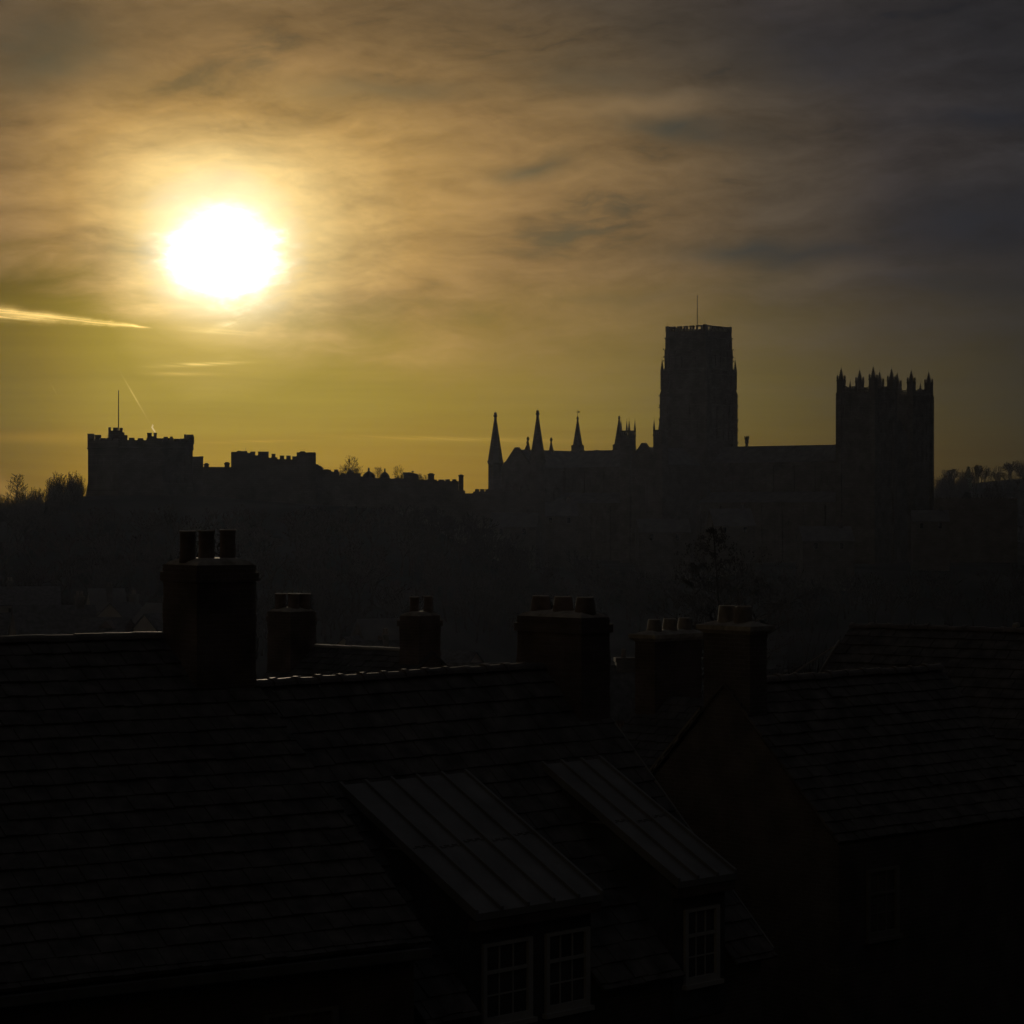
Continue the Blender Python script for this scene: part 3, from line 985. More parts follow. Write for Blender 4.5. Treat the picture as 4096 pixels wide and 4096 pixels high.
# ------------------------------------------------------------------ houses
def tiles(mb, x0, x1, ys, ye, pitch, tw, gauge, rnd, zoff=0.0, lift=0.024, flip=1, x0f=None, x1f=None):
    """interlocking tile courses on the slope from y=ys (top, z=zoff) down to y=ye; flip=-1 mirrors the slope to +y"""
    c, s = math.cos(R(pitch)), math.sin(R(pitch))
    L = abs(ye - ys) / c
    ys *= 1.0
    rows = int(L / gauge) + 1
    for r_ in range(rows):
        l0 = r_ * gauge
        l1 = min(l0 + gauge + 0.04, L + 0.05)
        if l0 > L: break
        xo = (tw / 2 if r_ % 2 else 0) + rnd.uniform(-.012, .012)
        k = 0
        n = int((x1 - x0) / tw) + 2
        sag = 0.012 * noise.noise((r_ * 0.4, x0, 2.0))
        for k in range(-1, n):
            a, b = x0 + xo + k * tw, x0 + xo + (k + 1) * tw - 0.012
            a, b = max(a, x0), min(b, x1)
            if b - a < 0.04: continue
            j = rnd.uniform(-.008, .008) + 0.02 * noise.noise((a * .5, r_ * .3, 4.0))
            jl = rnd.uniform(-.010, .010) + sag
            h0 = 0.012 + j; h1 = lift + 0.02 + j + rnd.uniform(-.006, .006)
            def P(x, l, h): return (x, flip * (-(l * c) - h * s) + ys, zoff - l * s + h * c)
            tilt = rnd.uniform(-.004, .004)
            vs = [P(a, l0, h0), P(b, l0, h0), P(b, l1 + jl, h1 + tilt), P(a, l1 + jl, h1 - tilt), P(b, l1 + jl, -0.01), P(a, l1 + jl, -0.01), P(a, l0, -0.01), P(b, l0, -0.01)]
            fs = [(0, 3, 2, 1), (3, 5, 4, 2), (0, 6, 5, 3), (1, 2, 4, 7)]
            if flip < 0: fs = [f[::-1] for f in fs]
            mb.add(vs, fs)


def ridge_caps(mb, x0, x1, rnd, L=0.45, rad=0.135, z=0.02, collar=True):
    n = max(1, int((x1 - x0) / L))
    L = (x1 - x0) / n
    for i in range(n):
        a, b = x0 + i * L, x0 + (i + 1) * L
        dz = rnd.uniform(-.010, .010)
        tip = rnd.uniform(-.012, .012)
        def ring(r, x): return [(x, r * math.sin(q) + dz * .6, z + dz + tip * (x - a) / L - .05 + r * 0.95 * math.cos(q)) for q in [R(q_) for q_ in (-80, -52, -26, -12, -4, 4, 12, 26, 52, 80)]]
        segs = [(a, b - .002, rad)]
        if collar: segs.append((a - .05, a + .05, rad + .022))
        for s0, s1, r in segs:
            A, B = ring(r, s0), ring(r, s1)
            m = len(A)
            mb.add(A + B, [(k, k + 1, m + k + 1, m + k) for k in range(m - 1)] + [tuple(range(m))[::-1], tuple(range(m, 2 * m))])


def pot_roll(mb, x, y, z, r, h):
    mb.lathe(x, y, [(r * 1.06, z - .04), (r * 1.02, z + h * .1), (r * .95, z + h * .35), (r * .96, z + h * .9), (r * 1.05, z + h * .93), (r * 1.05, z + h), (r * .85, z + h), (r * .82, z + h * .6)], 20)


def pot_taper(mb, x, y, z, r0, r1, h):
    mb.lathe(x, y, [(r0, z - .04), (r0, z + .02), (r1 * 1.04, z + h * .95), (r1, z + h), (r1 * .84, z + h), (r1 * .8, z + h * .5)], 20)


def chimney(parent, x0, x1, y0, y1, zb, zt, m, pots, kind, band=True, cap=False, rnd=None, potm=None):
    rnd = rnd or random.Random(int(abs(x0 * 100)) + 3)
    t = MB()
    h = 0.075
    z = zb
    while z < zt - 1e-4:                                           # courses, each a hair out of line
        z1 = min(z + h * 2, zt)
        e = rnd.uniform(-.006, .006)
        o = 0.0
        if band:
            if zt - .33 < z < zt - .17: o = .035
        t.box(x0 - o - e, x1 + o + e, y0 - o - e, y1 + o + e, z, z1 - .008)
        t.box(x0 + .006, x1 - .006, y0 + .006, y1 - .006, z1 - .008, z1)
        z = z1
    st = t.build('chimney', m, parent)
    t = MB()
    if cap:
        t.frus(x0 + .0, x1 - .0, y0 + .0, y1 - .0, zt - .10, x0 - .09, x1 + .09, y0 - .09, y1 + .09, zt - .03)
        t.box(x0 - .10, x1 + .10, y0 - .10, y1 + .10, zt - .03, zt + .05)
        t.frus(x0 - .08, x1 + .08, y0 - .08, y1 + .08, zt + .05, x0 + .2, x1 - .2, y0 + .14, y1 - .14, zt + .13)
    else:
        t.frus(x0 + .02, x1 - .02, y0 + .02, y1 - .02, zt, x0 + .07, x1 - .07, y0 + .07, y1 - .07, zt + .05)
        t.frus(x0 + .07, x1 - .07, y0 + .07, y1 - .07, zt + .05, x0 + .22, x1 - .22, y0 + .2, y1 - .2, zt + .10)
    t.build('flaunching', MORTAR, st)
    for px, py, r0, r1, ph in pots:
        t = MB()
        if kind == 'roll': pot_roll(t, px, py, zt + .07, r0, ph)
        else: pot_taper(t, px, py, zt + .07, r0, r1, ph)
        o = t.build('chimney_pot', potm or POT, st)
        for pl in o.data.polygons: pl.use_smooth = len(pl.vertices) == 4
    return st


def sash(parent, x0, x1, z0, z1, y, paint=WHITE):
    """white sash window standing in a wall face at y (facing -y)"""
    t = MB()
    w = .07
    t.box(x0, x0 + w, y - .05, y + .03, z0, z1); t.box(x1 - w * 1.35, x1, y - .05, y + .03, z0, z1)
    t.box(x0 + w, x1 - w * 1.35, y - .05, y + .03, z1 - .05, z1); t.box(x0 + w, x1 - w * 1.35, y - .05, y + .03, z0, z0 + .1)
    t.box(x0 - .04, x1 + .04, y - .10, y + .03, z0 - .07, z0 - .002)
    H = z1 - z0
    xa, xb = x0 + w, x1 - w * 1.35
    zm = z1 - .36 * H
    t.box(xa, xb, y - .035, y + .02, zm - .025, zm + .025)
    for k in (1, 2):
        x = xa + (xb - xa) * k / 3
        t.box(x - .011, x + .011, y - .02, y + .015, zm + .025, z1 - .05)
        t.box(x - .011, x + .011, y - .012, y + .018, z0 + .1, zm - .025)
    zq = z0 + .1 + (zm - z0 - .1) * .48
    t.box(xa, xb, y - .014, y + .016, zq - .011, zq + .011)
    f = t.build('window', paint, parent)
    t = MB(); t.box(xa, xb, y + .02, y + .026, z0 + .1, z1 - .05); t.build('pane', GLASS, f)
    return f


def gable_wall(mb, x0, x1, yf, yb, zr, pf, z0, ridge_y=0.0):
    """solid house body under a ridge on y=0 (top z zr), eaves at yf (front) and yb (back)"""
    s = math.tan(R(pf))
    mb.prism([(yf, z0), (yb, z0), (yb, zr - abs(yb) * s), (0, zr), (yf, zr - abs(yf) * s)], x0, x1, 'x')


HG = 'brick houses of the near terrace'
rnd = random.Random(11)

# --- nearest house at the left edge
oA = at(887, 2541, 38.3)
hA = thing('terraced_house', (oA.x, oA.y, oA.z - 9.9), 33.5, 'nearest tiled brick house, its big roof filling the lower left, under the largest chimney', 'house', HG)
ZA = 9.9
t = MB((0, 0, ZA)); gable_wall(t, -8.5, -.02, -5.7, 5.7, -.10, 32.4, -9.9); t.build('wall', BRICKD, hA)
t = MB((0, 0, ZA))
tiles(t, -8.6, 0.03, 0, -6.02, 32.4, .30, .335, rnd)
tiles(t, -8.6, 0.03, 0, 6.02, 32.4, .30, .335, rnd, flip=-1)
rA = t.build('roof', TILE, hA)
t = MB((0, 0, ZA)); ridge_caps(t, -8.6, -1.0, rnd, rad=.12, collar=False); t.build('ridge', RIDGE, hA)
t = MB((0, 0, ZA)); t.box(-8.6, -.02, -6.17, -6.05, -4.02, -3.90); t.box(-8.6, -.02, -6.04, -5.7, -4.06, -4.02); t.build('gutter', METAL, hA)
chimney(hA, -1.0, -.02, -1.17, -.02, ZA - 1.1, ZA + 1.10, BRICKD, [(-.87, -.60, .122, 0, .44), (-.55, -.58, .122, 0, .445), (-.20, -.60, .122, 0, .455)], 'roll')
sash(hA, -2.3, -1.2, ZA - 6.0, ZA - 4.6, -5.7, TIMBER)
sash(hA, -5.3, -4.2, ZA - 6.0, ZA - 4.6, -5.7, TIMBER)

# --- middle house with the two lead dormers
oB = at(1570, 2707, 40.0)
hB = thing('terraced_house', (oB.x, oB.y, oB.z - 9.0), 45.1, 'middle tiled brick house with two lead-roofed dormers and a chimney of three tapered pots', 'house', HG)
ZB = 9.0
t = MB((0, 0, ZB)); gable_wall(t, -3.4, 4.13, -4.2, 4.2, -.10, 44.8, -9.0); t.build('wall', BRICK, hB)
t = MB((0, 0, ZB))
tiles(t, -3.45, 4.18, 0, -3.455, 44.8, .30, .325, rnd)
for xa, xb in ((-3.45, -2.42), (.12, 1.92), (3.2, 4.18)):
    tiles(t, xa, xb, -3.459, -4.45, 44.8, .30, .325, rnd, zoff=-3.435)
tiles(t, -3.45, 4.18, 0, 4.45, 44.8, .30, .325, rnd, flip=-1)
t.build('roof', TILE2, hB)
t = MB((0, 0, ZB)); ridge_caps(t, -3.4, 3.44, rnd, rad=.125); t.build('ridge', RIDGE, hB)
t = MB((0, 0, ZB)); t.tube((4.2, -.9, -.86), (4.2, -4.4, -4.32), .02, .02, 4); t.build('verge_strip', LEAD, hB)
chimney(hB, 3.43, 4.13, -.92, .60, ZB - .9, ZB + .86, BRICKD, [(3.78, .37, .185, .14, .27), (3.78, -.16, .185, .14, .27), (3.78, -.68, .185, .14, .27)], 'taper')
for x0, x1, nroll, wins in ((-2.45, 0.19, 5, ((-2.16, -1.16), (-.88, .05))), (1.87, 3.27, 3, ((2.2, 3.02),))):
    d = MB((0, 0, ZB))
    ys, zs = -1.52, -1.43
    ye, ze = -4.42, -3.02
    d.prism([(ys - .1, zs - .16), (-4.24, ze - .06), (-4.24, -5.2), (-4.0, -5.2), (-4.0, -4.0)], x0 + .08, x1 - .08, 'x')
    dm = d.build('dormer', SLATE, hB)
    d = MB((0, 0, ZB))
    d.prism([(ys, zs), (ye, ze), (ye, ze - .10), (ys, zs - .08)], x0, x1, 'x')
    a = (ys - ye); b = (zs - ze)
    for k in range(nroll + 1):
        x = x0 + (x1 - x0) * k / nroll
        x = min(max(x, x0 + .025), x1 - .025)
        d.prism([(ys + .02, zs), (ye - .005, ze), (ye - .005, ze + .055), (ys + .02, zs + .055)], x - .025, x + .025, 'x')
    for k in range(nroll):                                        # wavy laps half way down each bay
        xa, xb = x0 + (x1 - x0) * k / nroll + .03, x0 + (x1 - x0) * (k + 1) / nroll - .03
        m_ = .50 + .02 * (k % 2)
        yy, z_ = ys - a * m_, zs - b * m_
        N = 6
        for i in range(N):
            u0, u1 = xa + (xb - xa) * i / N, xa + (xb - xa) * (i + 1) / N
            o0 = .022 * (i % 2)
            d.frus(u0, u1, yy - o0 - .03, yy + .5, z_ - .03 - .02, u0, u1, yy - o0 - .022, yy + .04, z_ + .012 - .018 * (i % 2))
    d.build('dormer_roof', LEAD, dm)
    d = MB((0, 0, ZB)); d.box(x0 + .02, x1 - .02, -4.40, -4.26, ze - .26, ze - .11); d.build('fascia', BRICKD, dm)
    for wa, wb in wins:
        sash(hB, wa, wb, ZB - 4.66, ZB - 3.50, -4.24)

# --- right-hand house with the brick gable
oC = at(2900, 2735, 45.0)
hC = thing('terraced_house', (oC.x, oC.y, oC.z - 9.0), 43.0, 'right-hand brick house with a bare brick gable and a capped chimney of two pots', 'house', HG)
ZC = 9.0
t = MB((0, 0, ZC)); gable_wall(t, 0.0, 6.2, -2.65, 2.65, -.08, 44.5, -9.0); t.build('wall', BRICK, hC)
t = MB((0, 0, ZC))
tiles(t, -.05, 6.3, 0, -2.62, 44.5, .27, .25, rnd)
tiles(t, -.05, 6.3, 0, 2.62, 44.5, .27, .25, rnd, flip=-1)
t.build('roof', TILE2, hC)
t = MB((0, 0, ZC)); ridge_caps(t, .46, 6.3, rnd, rad=.13); t.build('ridge', RIDGE, hC)
t = MB((0, 0, ZC)); t.prism([(.54, -.50), (.54, -.44), (1.9, -1.76), (1.9, -1.82)], -.085, -.04, 'x'); t.build('verge_flashing', METAL, hC)
chimney(hC, 0.0, .46, -.60, .52, ZC - .7, ZC + 1.0, BRICK, [(.23, .16, .175, .14, .33), (.23, -.24, .175, .14, .33)], 'taper', band=False, cap=True, potm=POTBUFF)
sash(hC, .72, 1.6, ZC - 4.35, ZC - 3.15, -2.65, TIMBER)

# --- rear wing behind, chimney with three pots
oD = at(2590, 2780, 53.0)
hD = thing('terraced_house', (oD.x, oD.y, oD.z - 8.5), -43.0, 'small slated rear wing between the two brick houses, capped chimney with three pots', 'house', HG)
ZD = 8.5
t = MB((0, 0, ZD)); gable_wall(t, 0.0, 5.2, -2.4, 2.4, -.08, 40, -8.5); t.build('wall', BRICKD, hD)
t = MB((0, 0, ZD))
tiles(t, -.05, 5.3, 0, -2.62, 40, .25, .22, rnd, lift=.015)
tiles(t, -.05, 5.3, 0, 2.62, 40, .25, .22, rnd, flip=-1, lift=.015)
t.build('roof', SLATE, hD)
chimney(hD, .06, .60, -.48, 1.08, ZD - 1.0, ZD + 1.26, BRICKD, [(.33, -.17, .17, .125, .29), (.33, .34, .17, .125, .29), (.33, .84, .17, .125, .29)], 'taper', band=False, cap=True, potm=POTBUFF)

# --- house with the sagging roof between two chimneys, behind
oF = at(1265, 2583, 62.0)
hF = thing('terraced_house', (oF.x, oF.y, oF.z - 9.5), -43.0, 'slated house behind the middle ridge with a chimney at each end of its roof', 'house', HG)
ZF = 9.5
t = MB((0, 0, ZF)); gable_wall(t, -.88, 4.05, -3.4, 3.4, -.08, 38, -9.5); t.build('wall', BRICKD, hF)
t = MB((0, 0, ZF))
tiles(t, -.92, 4.1, 0, -3.5, 38, .26, .21, rnd, lift=.014)
tiles(t, -.92, 4.1, 0, 3.5, 38, .26, .21, rnd, flip=-1, lift=.014)
t.build('roof', SLATE, hF)
t = MB((0, 0, ZF)); ridge_caps(t, 0.0, 3.3, rnd, L=.6, rad=.09, collar=False); t.build('ridge', LEAD, hF)
chimney(hF, -.86, -.01, -.85, -.01, ZF - .9, ZF + .86, BRICKD, [(-.62, -.62, .145, 0, .37), (-.28, -.5, .145, 0, .375), (-.55, -.25, .145, 0, .37), (-.22, -.18, .145, 0, .37)], 'roll')
chimney(hF, 3.37, 4.02, -.42, .32, ZF - .6, ZF + .86, BRICKD, [(3.55, -.1, .115, 0, .37), (3.80, .12, .115, 0, .39)], 'roll')

# --- far right house
oE = at(3405, 2507, 58.0)
hE = thing('terraced_house', (oE.x, oE.y, oE.z - 9.5), -34.0, 'dark tiled house at the right edge, long ridge running out of the picture', 'house', HG)
ZE = 9.5
t = MB((0, 0, ZE)); gable_wall(t, 0.05, 11, -4.6, 4.6, -.08, 35, -9.5); t.build('wall', BRICKD, hE)
t = MB((0, 0, ZE))
tiles(t, 0, 11.2, 0, -4.9, 35, .30, .335, rnd)
tiles(t, 0, 11.2, 0, 4.9, 35, .30, .335, rnd, flip=-1)
t.build('roof', TILE, hE)
t = MB((0, 0, ZE)); ridge_caps(t, .05, 11.2, rnd, rad=.12); t.build('ridge', RIDGE, hE)
t = MB((0, 0, ZE))
t.prism([(-.55, -.42), (-.55, -.28), (-1.62, -1.03), (-1.62, -1.19)], -.06, -.02, 'x')
t.tube((-.1, -.5, -.38), (-1.2, -1.6, -1.35), .018, .018, 4)
t.build('verge_board', TIMBER, hE)
t = MB((0, 0, ZE)); t.tube((3.85, .4, -.2), (3.85, .4, .12), .045, .045, 8); t.tube((3.85, .4, .12), (3.97, .36, .14), .05, .05, 8); t.build('vent_pipe', METAL, hE)


# --- houses of the town in the valley
TG = 'town houses down in the valley'
def town(px, py, D, length, width, pitch, rz, wall, roof, label, chims=(), body=6.0, dormer=None, name='town_house', hip=False):
    """ridge centre at pixel (px, py) and distance D"""
    o = at(px, py, D)
    half = width / 2
    rise = half * math.tan(R(pitch))
    base = min(ground_z(o.x, o.y) - .6, o.z - rise - body)
    zr = o.z - base
    h = thing(name, (o.x, o.y, base), rz, label, 'house', TG)
    L = length / 2
    t = MB(); gable_wall(t, -L, L, -half, half, zr - .12, pitch, 0)
    w_ = t.build('wall', wall, h)
    t = MB()
    e = .3
    for s in (-1, 1):
        xa, xb = -L - .15, L + .15
        if hip:
            hx = L * .45
            t.add([(-hx, 0, zr), (hx, 0, zr), (xb, s * (half + e), zr - rise - e * .6), (xa, s * (half + e), zr - rise - e * .6)], [(0, 1, 2, 3)])
            t.add([(s * hx, 0, zr), (s * xb, half + e, zr - rise - e * .6), (s * xb, -half - e, zr - rise - e * .6)], [(0, 1, 2)])
        else:
            t.prism([(0, zr), (0, zr - .1), (s * (half + e), zr - rise - e * math.tan(R(pitch)) - .1), (s * (half + e), zr - rise - e * math.tan(R(pitch)))], xa, xb, 'x')
    t.build('roof', roof, h)
    for cx, cy, cw, chh in chims:
        t = MB()
        zt = zr + chh
        t.box(cx - cw / 2, cx + cw / 2, cy - .45, cy + .45, zr - rise, zt)
        t.box(cx - cw / 2 - .08, cx + cw / 2 + .08, cy - .53, cy + .53, zt - .25, zt)
        c = t.build('chimney', BRICK, h)
        for k in (-1, 1):
            t = MB(); t.lathe(cx + k * cw * .25, cy, [(.16, zt), (.13, zt + .5)], 8); t.build('chimney_pot', POT, c)
    # a pair of windows on the side towards us
    ze = zr - rise - .6
    for k in (-1, 1):
        t = MB()
        x = k * L * .5
        t.box(x - .5, x + .5, -half - .04, -half + .02, ze - 1.5, ze)
        f = t.build('window', TIMBER, h)
        t = MB(); t.box(x - .42, x + .42, -half - .055, -half - .045, ze - 1.42, ze - .08); t.build('pane', GLASS, f)
    if dormer:
        dx, dw = dormer
        t = MB()
        t.prism([(dx - dw, 0), (dx + dw, 0), (dx, dw * .9)], -half * .75, -half * .1, 'y')
        o2 = t.build('dormer', wall, h); o2.location = (0, 0, zr - rise * .55)
    return h


town(425, 2353, 330, 4.6, 5.5, 44, 18, RENDER, LEADROOF, 'small town house with pale roof and dark chimney on its slope', [(.2, -1.4, .7, .3)])
town(495, 2408, 300, 5.2, 6.5, 40, 62, RENDER, SLATE, 'gable-ended town house just below the pale-roofed house', [(2.0, 0, .8, .9)])
town(636, 2412, 290, 4.2, 5.0, 42, -40, PINK, LEADROOF, 'pale gabled house half hidden by the left edge of the largest chimney')
town(15, 2450, 255, 3.4, 4.5, 42, 35, RENDER, SLATE, 'pale rendered house end at the left edge above the near roof ridge')
town(215, 2420, 250, 8.0, 6.0, 44, 20, BRICKD, SLATE, 'broad dark house with a steep gable, left part of the town above the near roof', [(2.6, 0, .8, .8)])
town(430, 2468, 245, 4.6, 5.0, 36, -14, BRICKD, SLATE, 'low-roofed house tucked in front of the gabled ones, beside the pale render end', dormer=(.6, .8))
town(622, 2452, 235, 2.6, 3.2, 40, 50, RENDER, SLATE, 'narrow pale house standing hard against the largest chimney')
town(110, 2345, 360, 9.0, 7.0, 34, 12, RENDER, SLATE, 'long pale-walled range highest at the left of the town', [(-2.5, 0, .9, .8)])
town(1540, 2473, 270, 6.4, 6.5, 48, 28, BRICK, LEADROOF, 'steep slate-roofed house with a red brick gable between the two thin chimneys', [(-2.0, -3.2, .7, -2.2)])
town(1405, 2544, 240, 3.4, 3.2, 40, 70, RENDER, SLATE, 'tiny white-gabled house down between the paired chimneys')
town(1500, 2560, 225, 5.0, 4.0, 36, 10, BRICK, SLATE, 'low red brick row at the foot of the steep-roofed house', [(.9, -.5, .45, .55)])
town(1830, 2600, 215, 3.6, 4.0, 38, -30, PINK, SLATE, 'small pinkish house right of the thin pair of pots')
town(1900, 2650, 200, 5.4, 4.5, 35, 8, PINK, TILE, 'red-roofed row just showing over the middle roof ridge')
town(2520, 2660, 150, 5.2, 6.0, 44, 4, PINK, SLATE, 'pinkish rendered house with a hipped roof, seen in the gap beside the rear wing', [(.1, 0, 1.9, .45)], hip=True)
town(3170, 2676, 100, 6.0, 5.0, 38, 3, BRICKD, SLATE, 'dark low house behind the ridge of the brick gable house')
for (px, py, D, L, W_, pt, rz, lab) in ((2230, 2008, 610, 9.0, 8, 38, 6, 'stone house with a faintly lit roof in front of the choir'),
                                        (2920, 2034, 600, 10.0, 9, 40, 10, 'stone house with a grey roof in front of the nave'),
                                        (3720, 2040, 620, 9.0, 7, 36, -6, 'low stone house with a long grey roof under the west towers'),
                                        (2650, 2075, 590, 12.0, 8, 36, 4, 'dark stone house below the central tower among the bank trees'),
                                        (2060, 2050, 590, 11.0, 8, 38, -8, 'dark stone house below the leftmost spire'),
                                        (3300, 2105, 580, 12.0, 8, 38, 5, 'dark stone house on the bank below the nave and west towers')):
    h = town(px, py, D, L, W_, pt, rz, STONE, LEADROOF, lab, [(L * .3, 0, .9, .9)], body=5.0, name='stone_house')
    h['group'] = 'stone houses on the cathedral hill'


# ------------------------------------------------------------------ trees
def grow(seed, height, levels=6, trunk=.24, spread=38, r0=.022, ratio=.72, nch=(2, 3), up=.12, twig=.05, stems=1, droop=0.0):
    """bare tree as two MBs: trunk with limbs' start, and the branch crown"""
    rn = random.Random(seed)
    T, Cn = MB(), MB()

    def rec(p, d, L, r, lev):
        n = 2 if lev < levels - 1 else 1
        q = p
        for i in range(n):
            d2 = (d + Vector((rn.uniform(-.14, .14), rn.uniform(-.14, .14), rn.uniform(-.06, .12)))).normalized()
            e = q + d2 * (L / n)
            (T if lev == 0 else Cn).tube(q, e, max(r * (1 - .18 * i), twig * .5), max(r * (1 - .18 * (i + 1)), twig * .45), 6 if lev == 0 else 4 if lev < 3 else 3)
            q, d = e, d2
            if lev > 0 and lev < levels - 1 and rn.random() < .55 and i == 0:
                side(q, d, L, r, lev)
        if lev >= levels: return
        k = rn.randint(*nch) + (1 if lev == 0 else 0)
        a0 = rn.uniform(0, 6.28)
        for i in range(k):
            side(q, d, L, r, lev, a0 + 6.28 * i / k)

    def side(q, d, L, r, lev, a=None):
        a = rn.uniform(0, 6.28) if a is None else a + rn.uniform(-.5, .5)
        u = d.orthogonal().normalized(); w = d.cross(u)
        th = R(spread * rn.uniform(.55, 1.25))
        nd = d * math.cos(th) + (u * math.cos(a) + w * math.sin(a)) * math.sin(th)
        nd.z += up - droop * lev * .1
        nd.normalize()
        if lev + 1 <= levels:
            rec(q, nd, L * ratio * rn.uniform(.75, 1.15), r * .62, lev + 1)

    for s_ in range(stems):
        b = Vector((0, 0, -.3)) if stems == 1 else Vector((rn.uniform(-.12, .12) * height, rn.uniform(-.12, .12) * height, -.3))
        d = Vector((rn.uniform(-.08, .08), rn.uniform(-.08, .08), 1)) if stems == 1 else Vector((b.x * .5 / height + rn.uniform(-.3, .3), rn.uniform(-.3, .3), 1))
        rec(b, d.normalized(), height * trunk, height * r0 * (1 if stems == 1 else .6), 0)
    zs = [v[2] for v in T.v + Cn.v]
    k = height / max(zs)
    for m in (T, Cn): m.v = [(v[0] * k, v[1] * k, v[2] * k) for v in m.v]
    return T, Cn


def grow_bush(seed, n=95, h=8.0, rad=3.6):
    """many upright shoots from one stool, a domed outline, twigs from the ground up"""
    rn = random.Random(seed)
    T, Cn = MB(), MB()
    def shoot(p, d, L, r, lev):
        k = 5 if lev == 0 else 3
        q = p
        for i in range(k):
            d = (d + Vector((rn.uniform(-.16, .16), rn.uniform(-.16, .16), rn.uniform(.0, .16)))).normalized()
            e = q + d * (L / k)
            (T if lev == 0 and i == 0 and r > .04 else Cn).tube(q, e, max(r * (1 - i / k), .03), max(r * (1 - (i + 1) / k), .024), 3)
            q = e
            if lev < 2:
                for _ in range(3):
                    u = Vector((rn.uniform(-1, 1), rn.uniform(-1, 1), rn.uniform(.1, .9))).normalized()
                    shoot(q, (d * .7 + u * .8).normalized(), L * rn.uniform(.18, .34), r * .5, lev + 1)
    for i in range(n):
        f = math.sqrt(rn.random()); a = rn.uniform(0, 6.28)
        b = Vector((f * rad * .75 * math.cos(a), f * rad * .75 * math.sin(a), -.4))
        lean = Vector((b.x / rad * .45, b.y / rad * .45, 1)).normalized()
        shoot(b, lean, h * (1 - .5 * f * f) * rn.uniform(.6, .95), .09, 0)
    zs = max(v[2] for v in T.v + Cn.v)
    for m in (T, Cn): m.v = [(v[0], v[1], v[2] * h / zs) for v in m.v]
    return T, Cn


def mesh_of(mb, name, m):
    me = bpy.data.meshes.new(name)
    me.from_pydata(mb.v, [], mb.f)
    me.materials.append(m)
    me.update()
    return me


KINDS = {}
for key, kw in {
    'oak': dict(seed=45, height=10, levels=6, trunk=.20, spread=38, twig=.05, nch=(2, 3), ratio=.78),
    'ash': dict(seed=38, height=10, levels=6, trunk=.26, spread=32, twig=.06, nch=(2, 3), up=.2),
    'elm': dict(seed=13, height=10, levels=6, trunk=.30, spread=44, twig=.07, nch=(2, 3), up=.10),
    'sapling': dict(seed=17, height=6, levels=4, trunk=.30, spread=22, twig=.02, nch=(1, 2), up=.3, stems=6, r0=.009),
}.items():
    T, Cn = grow(**kw)
    xs = [v[0] for v in Cn.v]
    KINDS[key] = (mesh_of(T, 'trunk', BARK), mesh_of(Cn, 'crown', BARK), kw['height'], max(xs) - min(xs), (max(xs) + min(xs)) / 2)


def grow_leader(seed, h=10.0, n=44):
    """straight leader with ascending side branches, finely twigged"""
    rn = random.Random(seed)
    T, Cn = MB(), MB()
    for i in range(10):
        a, b = h * i / 10 - .3, h * (i + 1) / 10 - .3
        T.tube((.05 * math.sin(i), 0, a), (.05 * math.sin(i + 1), 0, b), .15 * (1 - i / 10) + .03, .15 * (1 - (i + 1) / 10) + .03, 5)
    def tw(p, d, L, r, lev):
        for i in range(3):
            d = (d + Vector((rn.uniform(-.18, .18), rn.uniform(-.18, .18), rn.uniform(-.02, .16)))).normalized()
            q = p + d * (L / 3)
            Cn.tube(p, q, max(r * (1 - i * .25), .022), max(r * (1 - (i + 1) * .25), .018), 3)
            p = q
            if lev < 2:
                for _ in range(2):
                    u = Vector((rn.uniform(-1, 1), rn.uniform(-1, 1), rn.uniform(-.2, .8))).normalized()
                    tw(p, (d * .8 + u * .75).normalized(), L * rn.uniform(.3, .5), r * .6, lev + 1)
    for i in range(n):
        f = .28 + .70 * i / n
        a = i * 2.4 + rn.uniform(-.4, .4)
        tw(Vector((0, 0, h * f - .3)), Vector((math.cos(a), math.sin(a), .55)).normalized(), (h * .30 * (1 - f) + .8) * rn.uniform(.7, 1.15), .05, 0)
    zs = max(v[2] for v in T.v + Cn.v)
    for m in (T, Cn): m.v = [(v[0], v[1], v[2] * h / zs) for v in m.v]
    return T, Cn


T, Cn = grow_leader(5)
xs = [v[0] for v in Cn.v]
KINDS['thin'] = (mesh_of(T, 'trunk', BARK), mesh_of(Cn, 'crown', BARK), 10.0, max(xs) - min(xs), 0)
T, Cn = grow_bush(13)
xs = [v[0] for v in Cn.v]
KINDS['bush'] = (mesh_of(T, 'trunk', BARK), mesh_of(Cn, 'crown', BARK), 8.0, max(xs) - min(xs), (max(xs) + min(xs)) / 2)


def plant(kind, px0, px1, ytop, D, h, label, group, rz=0, name='bare_tree', cat='tree'):
    mt, mc, H, Wd, cxm = KINDS[kind]
    top = zz(ytop, D)
    x = ((px0 + px1) / 2 - 2048) / F * D
    w = (px1 - px0) / F * D
    o = thing(name, (x, D, top - h), rz, label, cat, group)
    s = (w / Wd, w / Wd, h / H)
    for nm, me in (('trunk', mt), ('crown', mc)):
        c = bpy.data.objects.new(nm, me)
        COL.objects.link(c); c.parent = o; c.scale = s
    return o


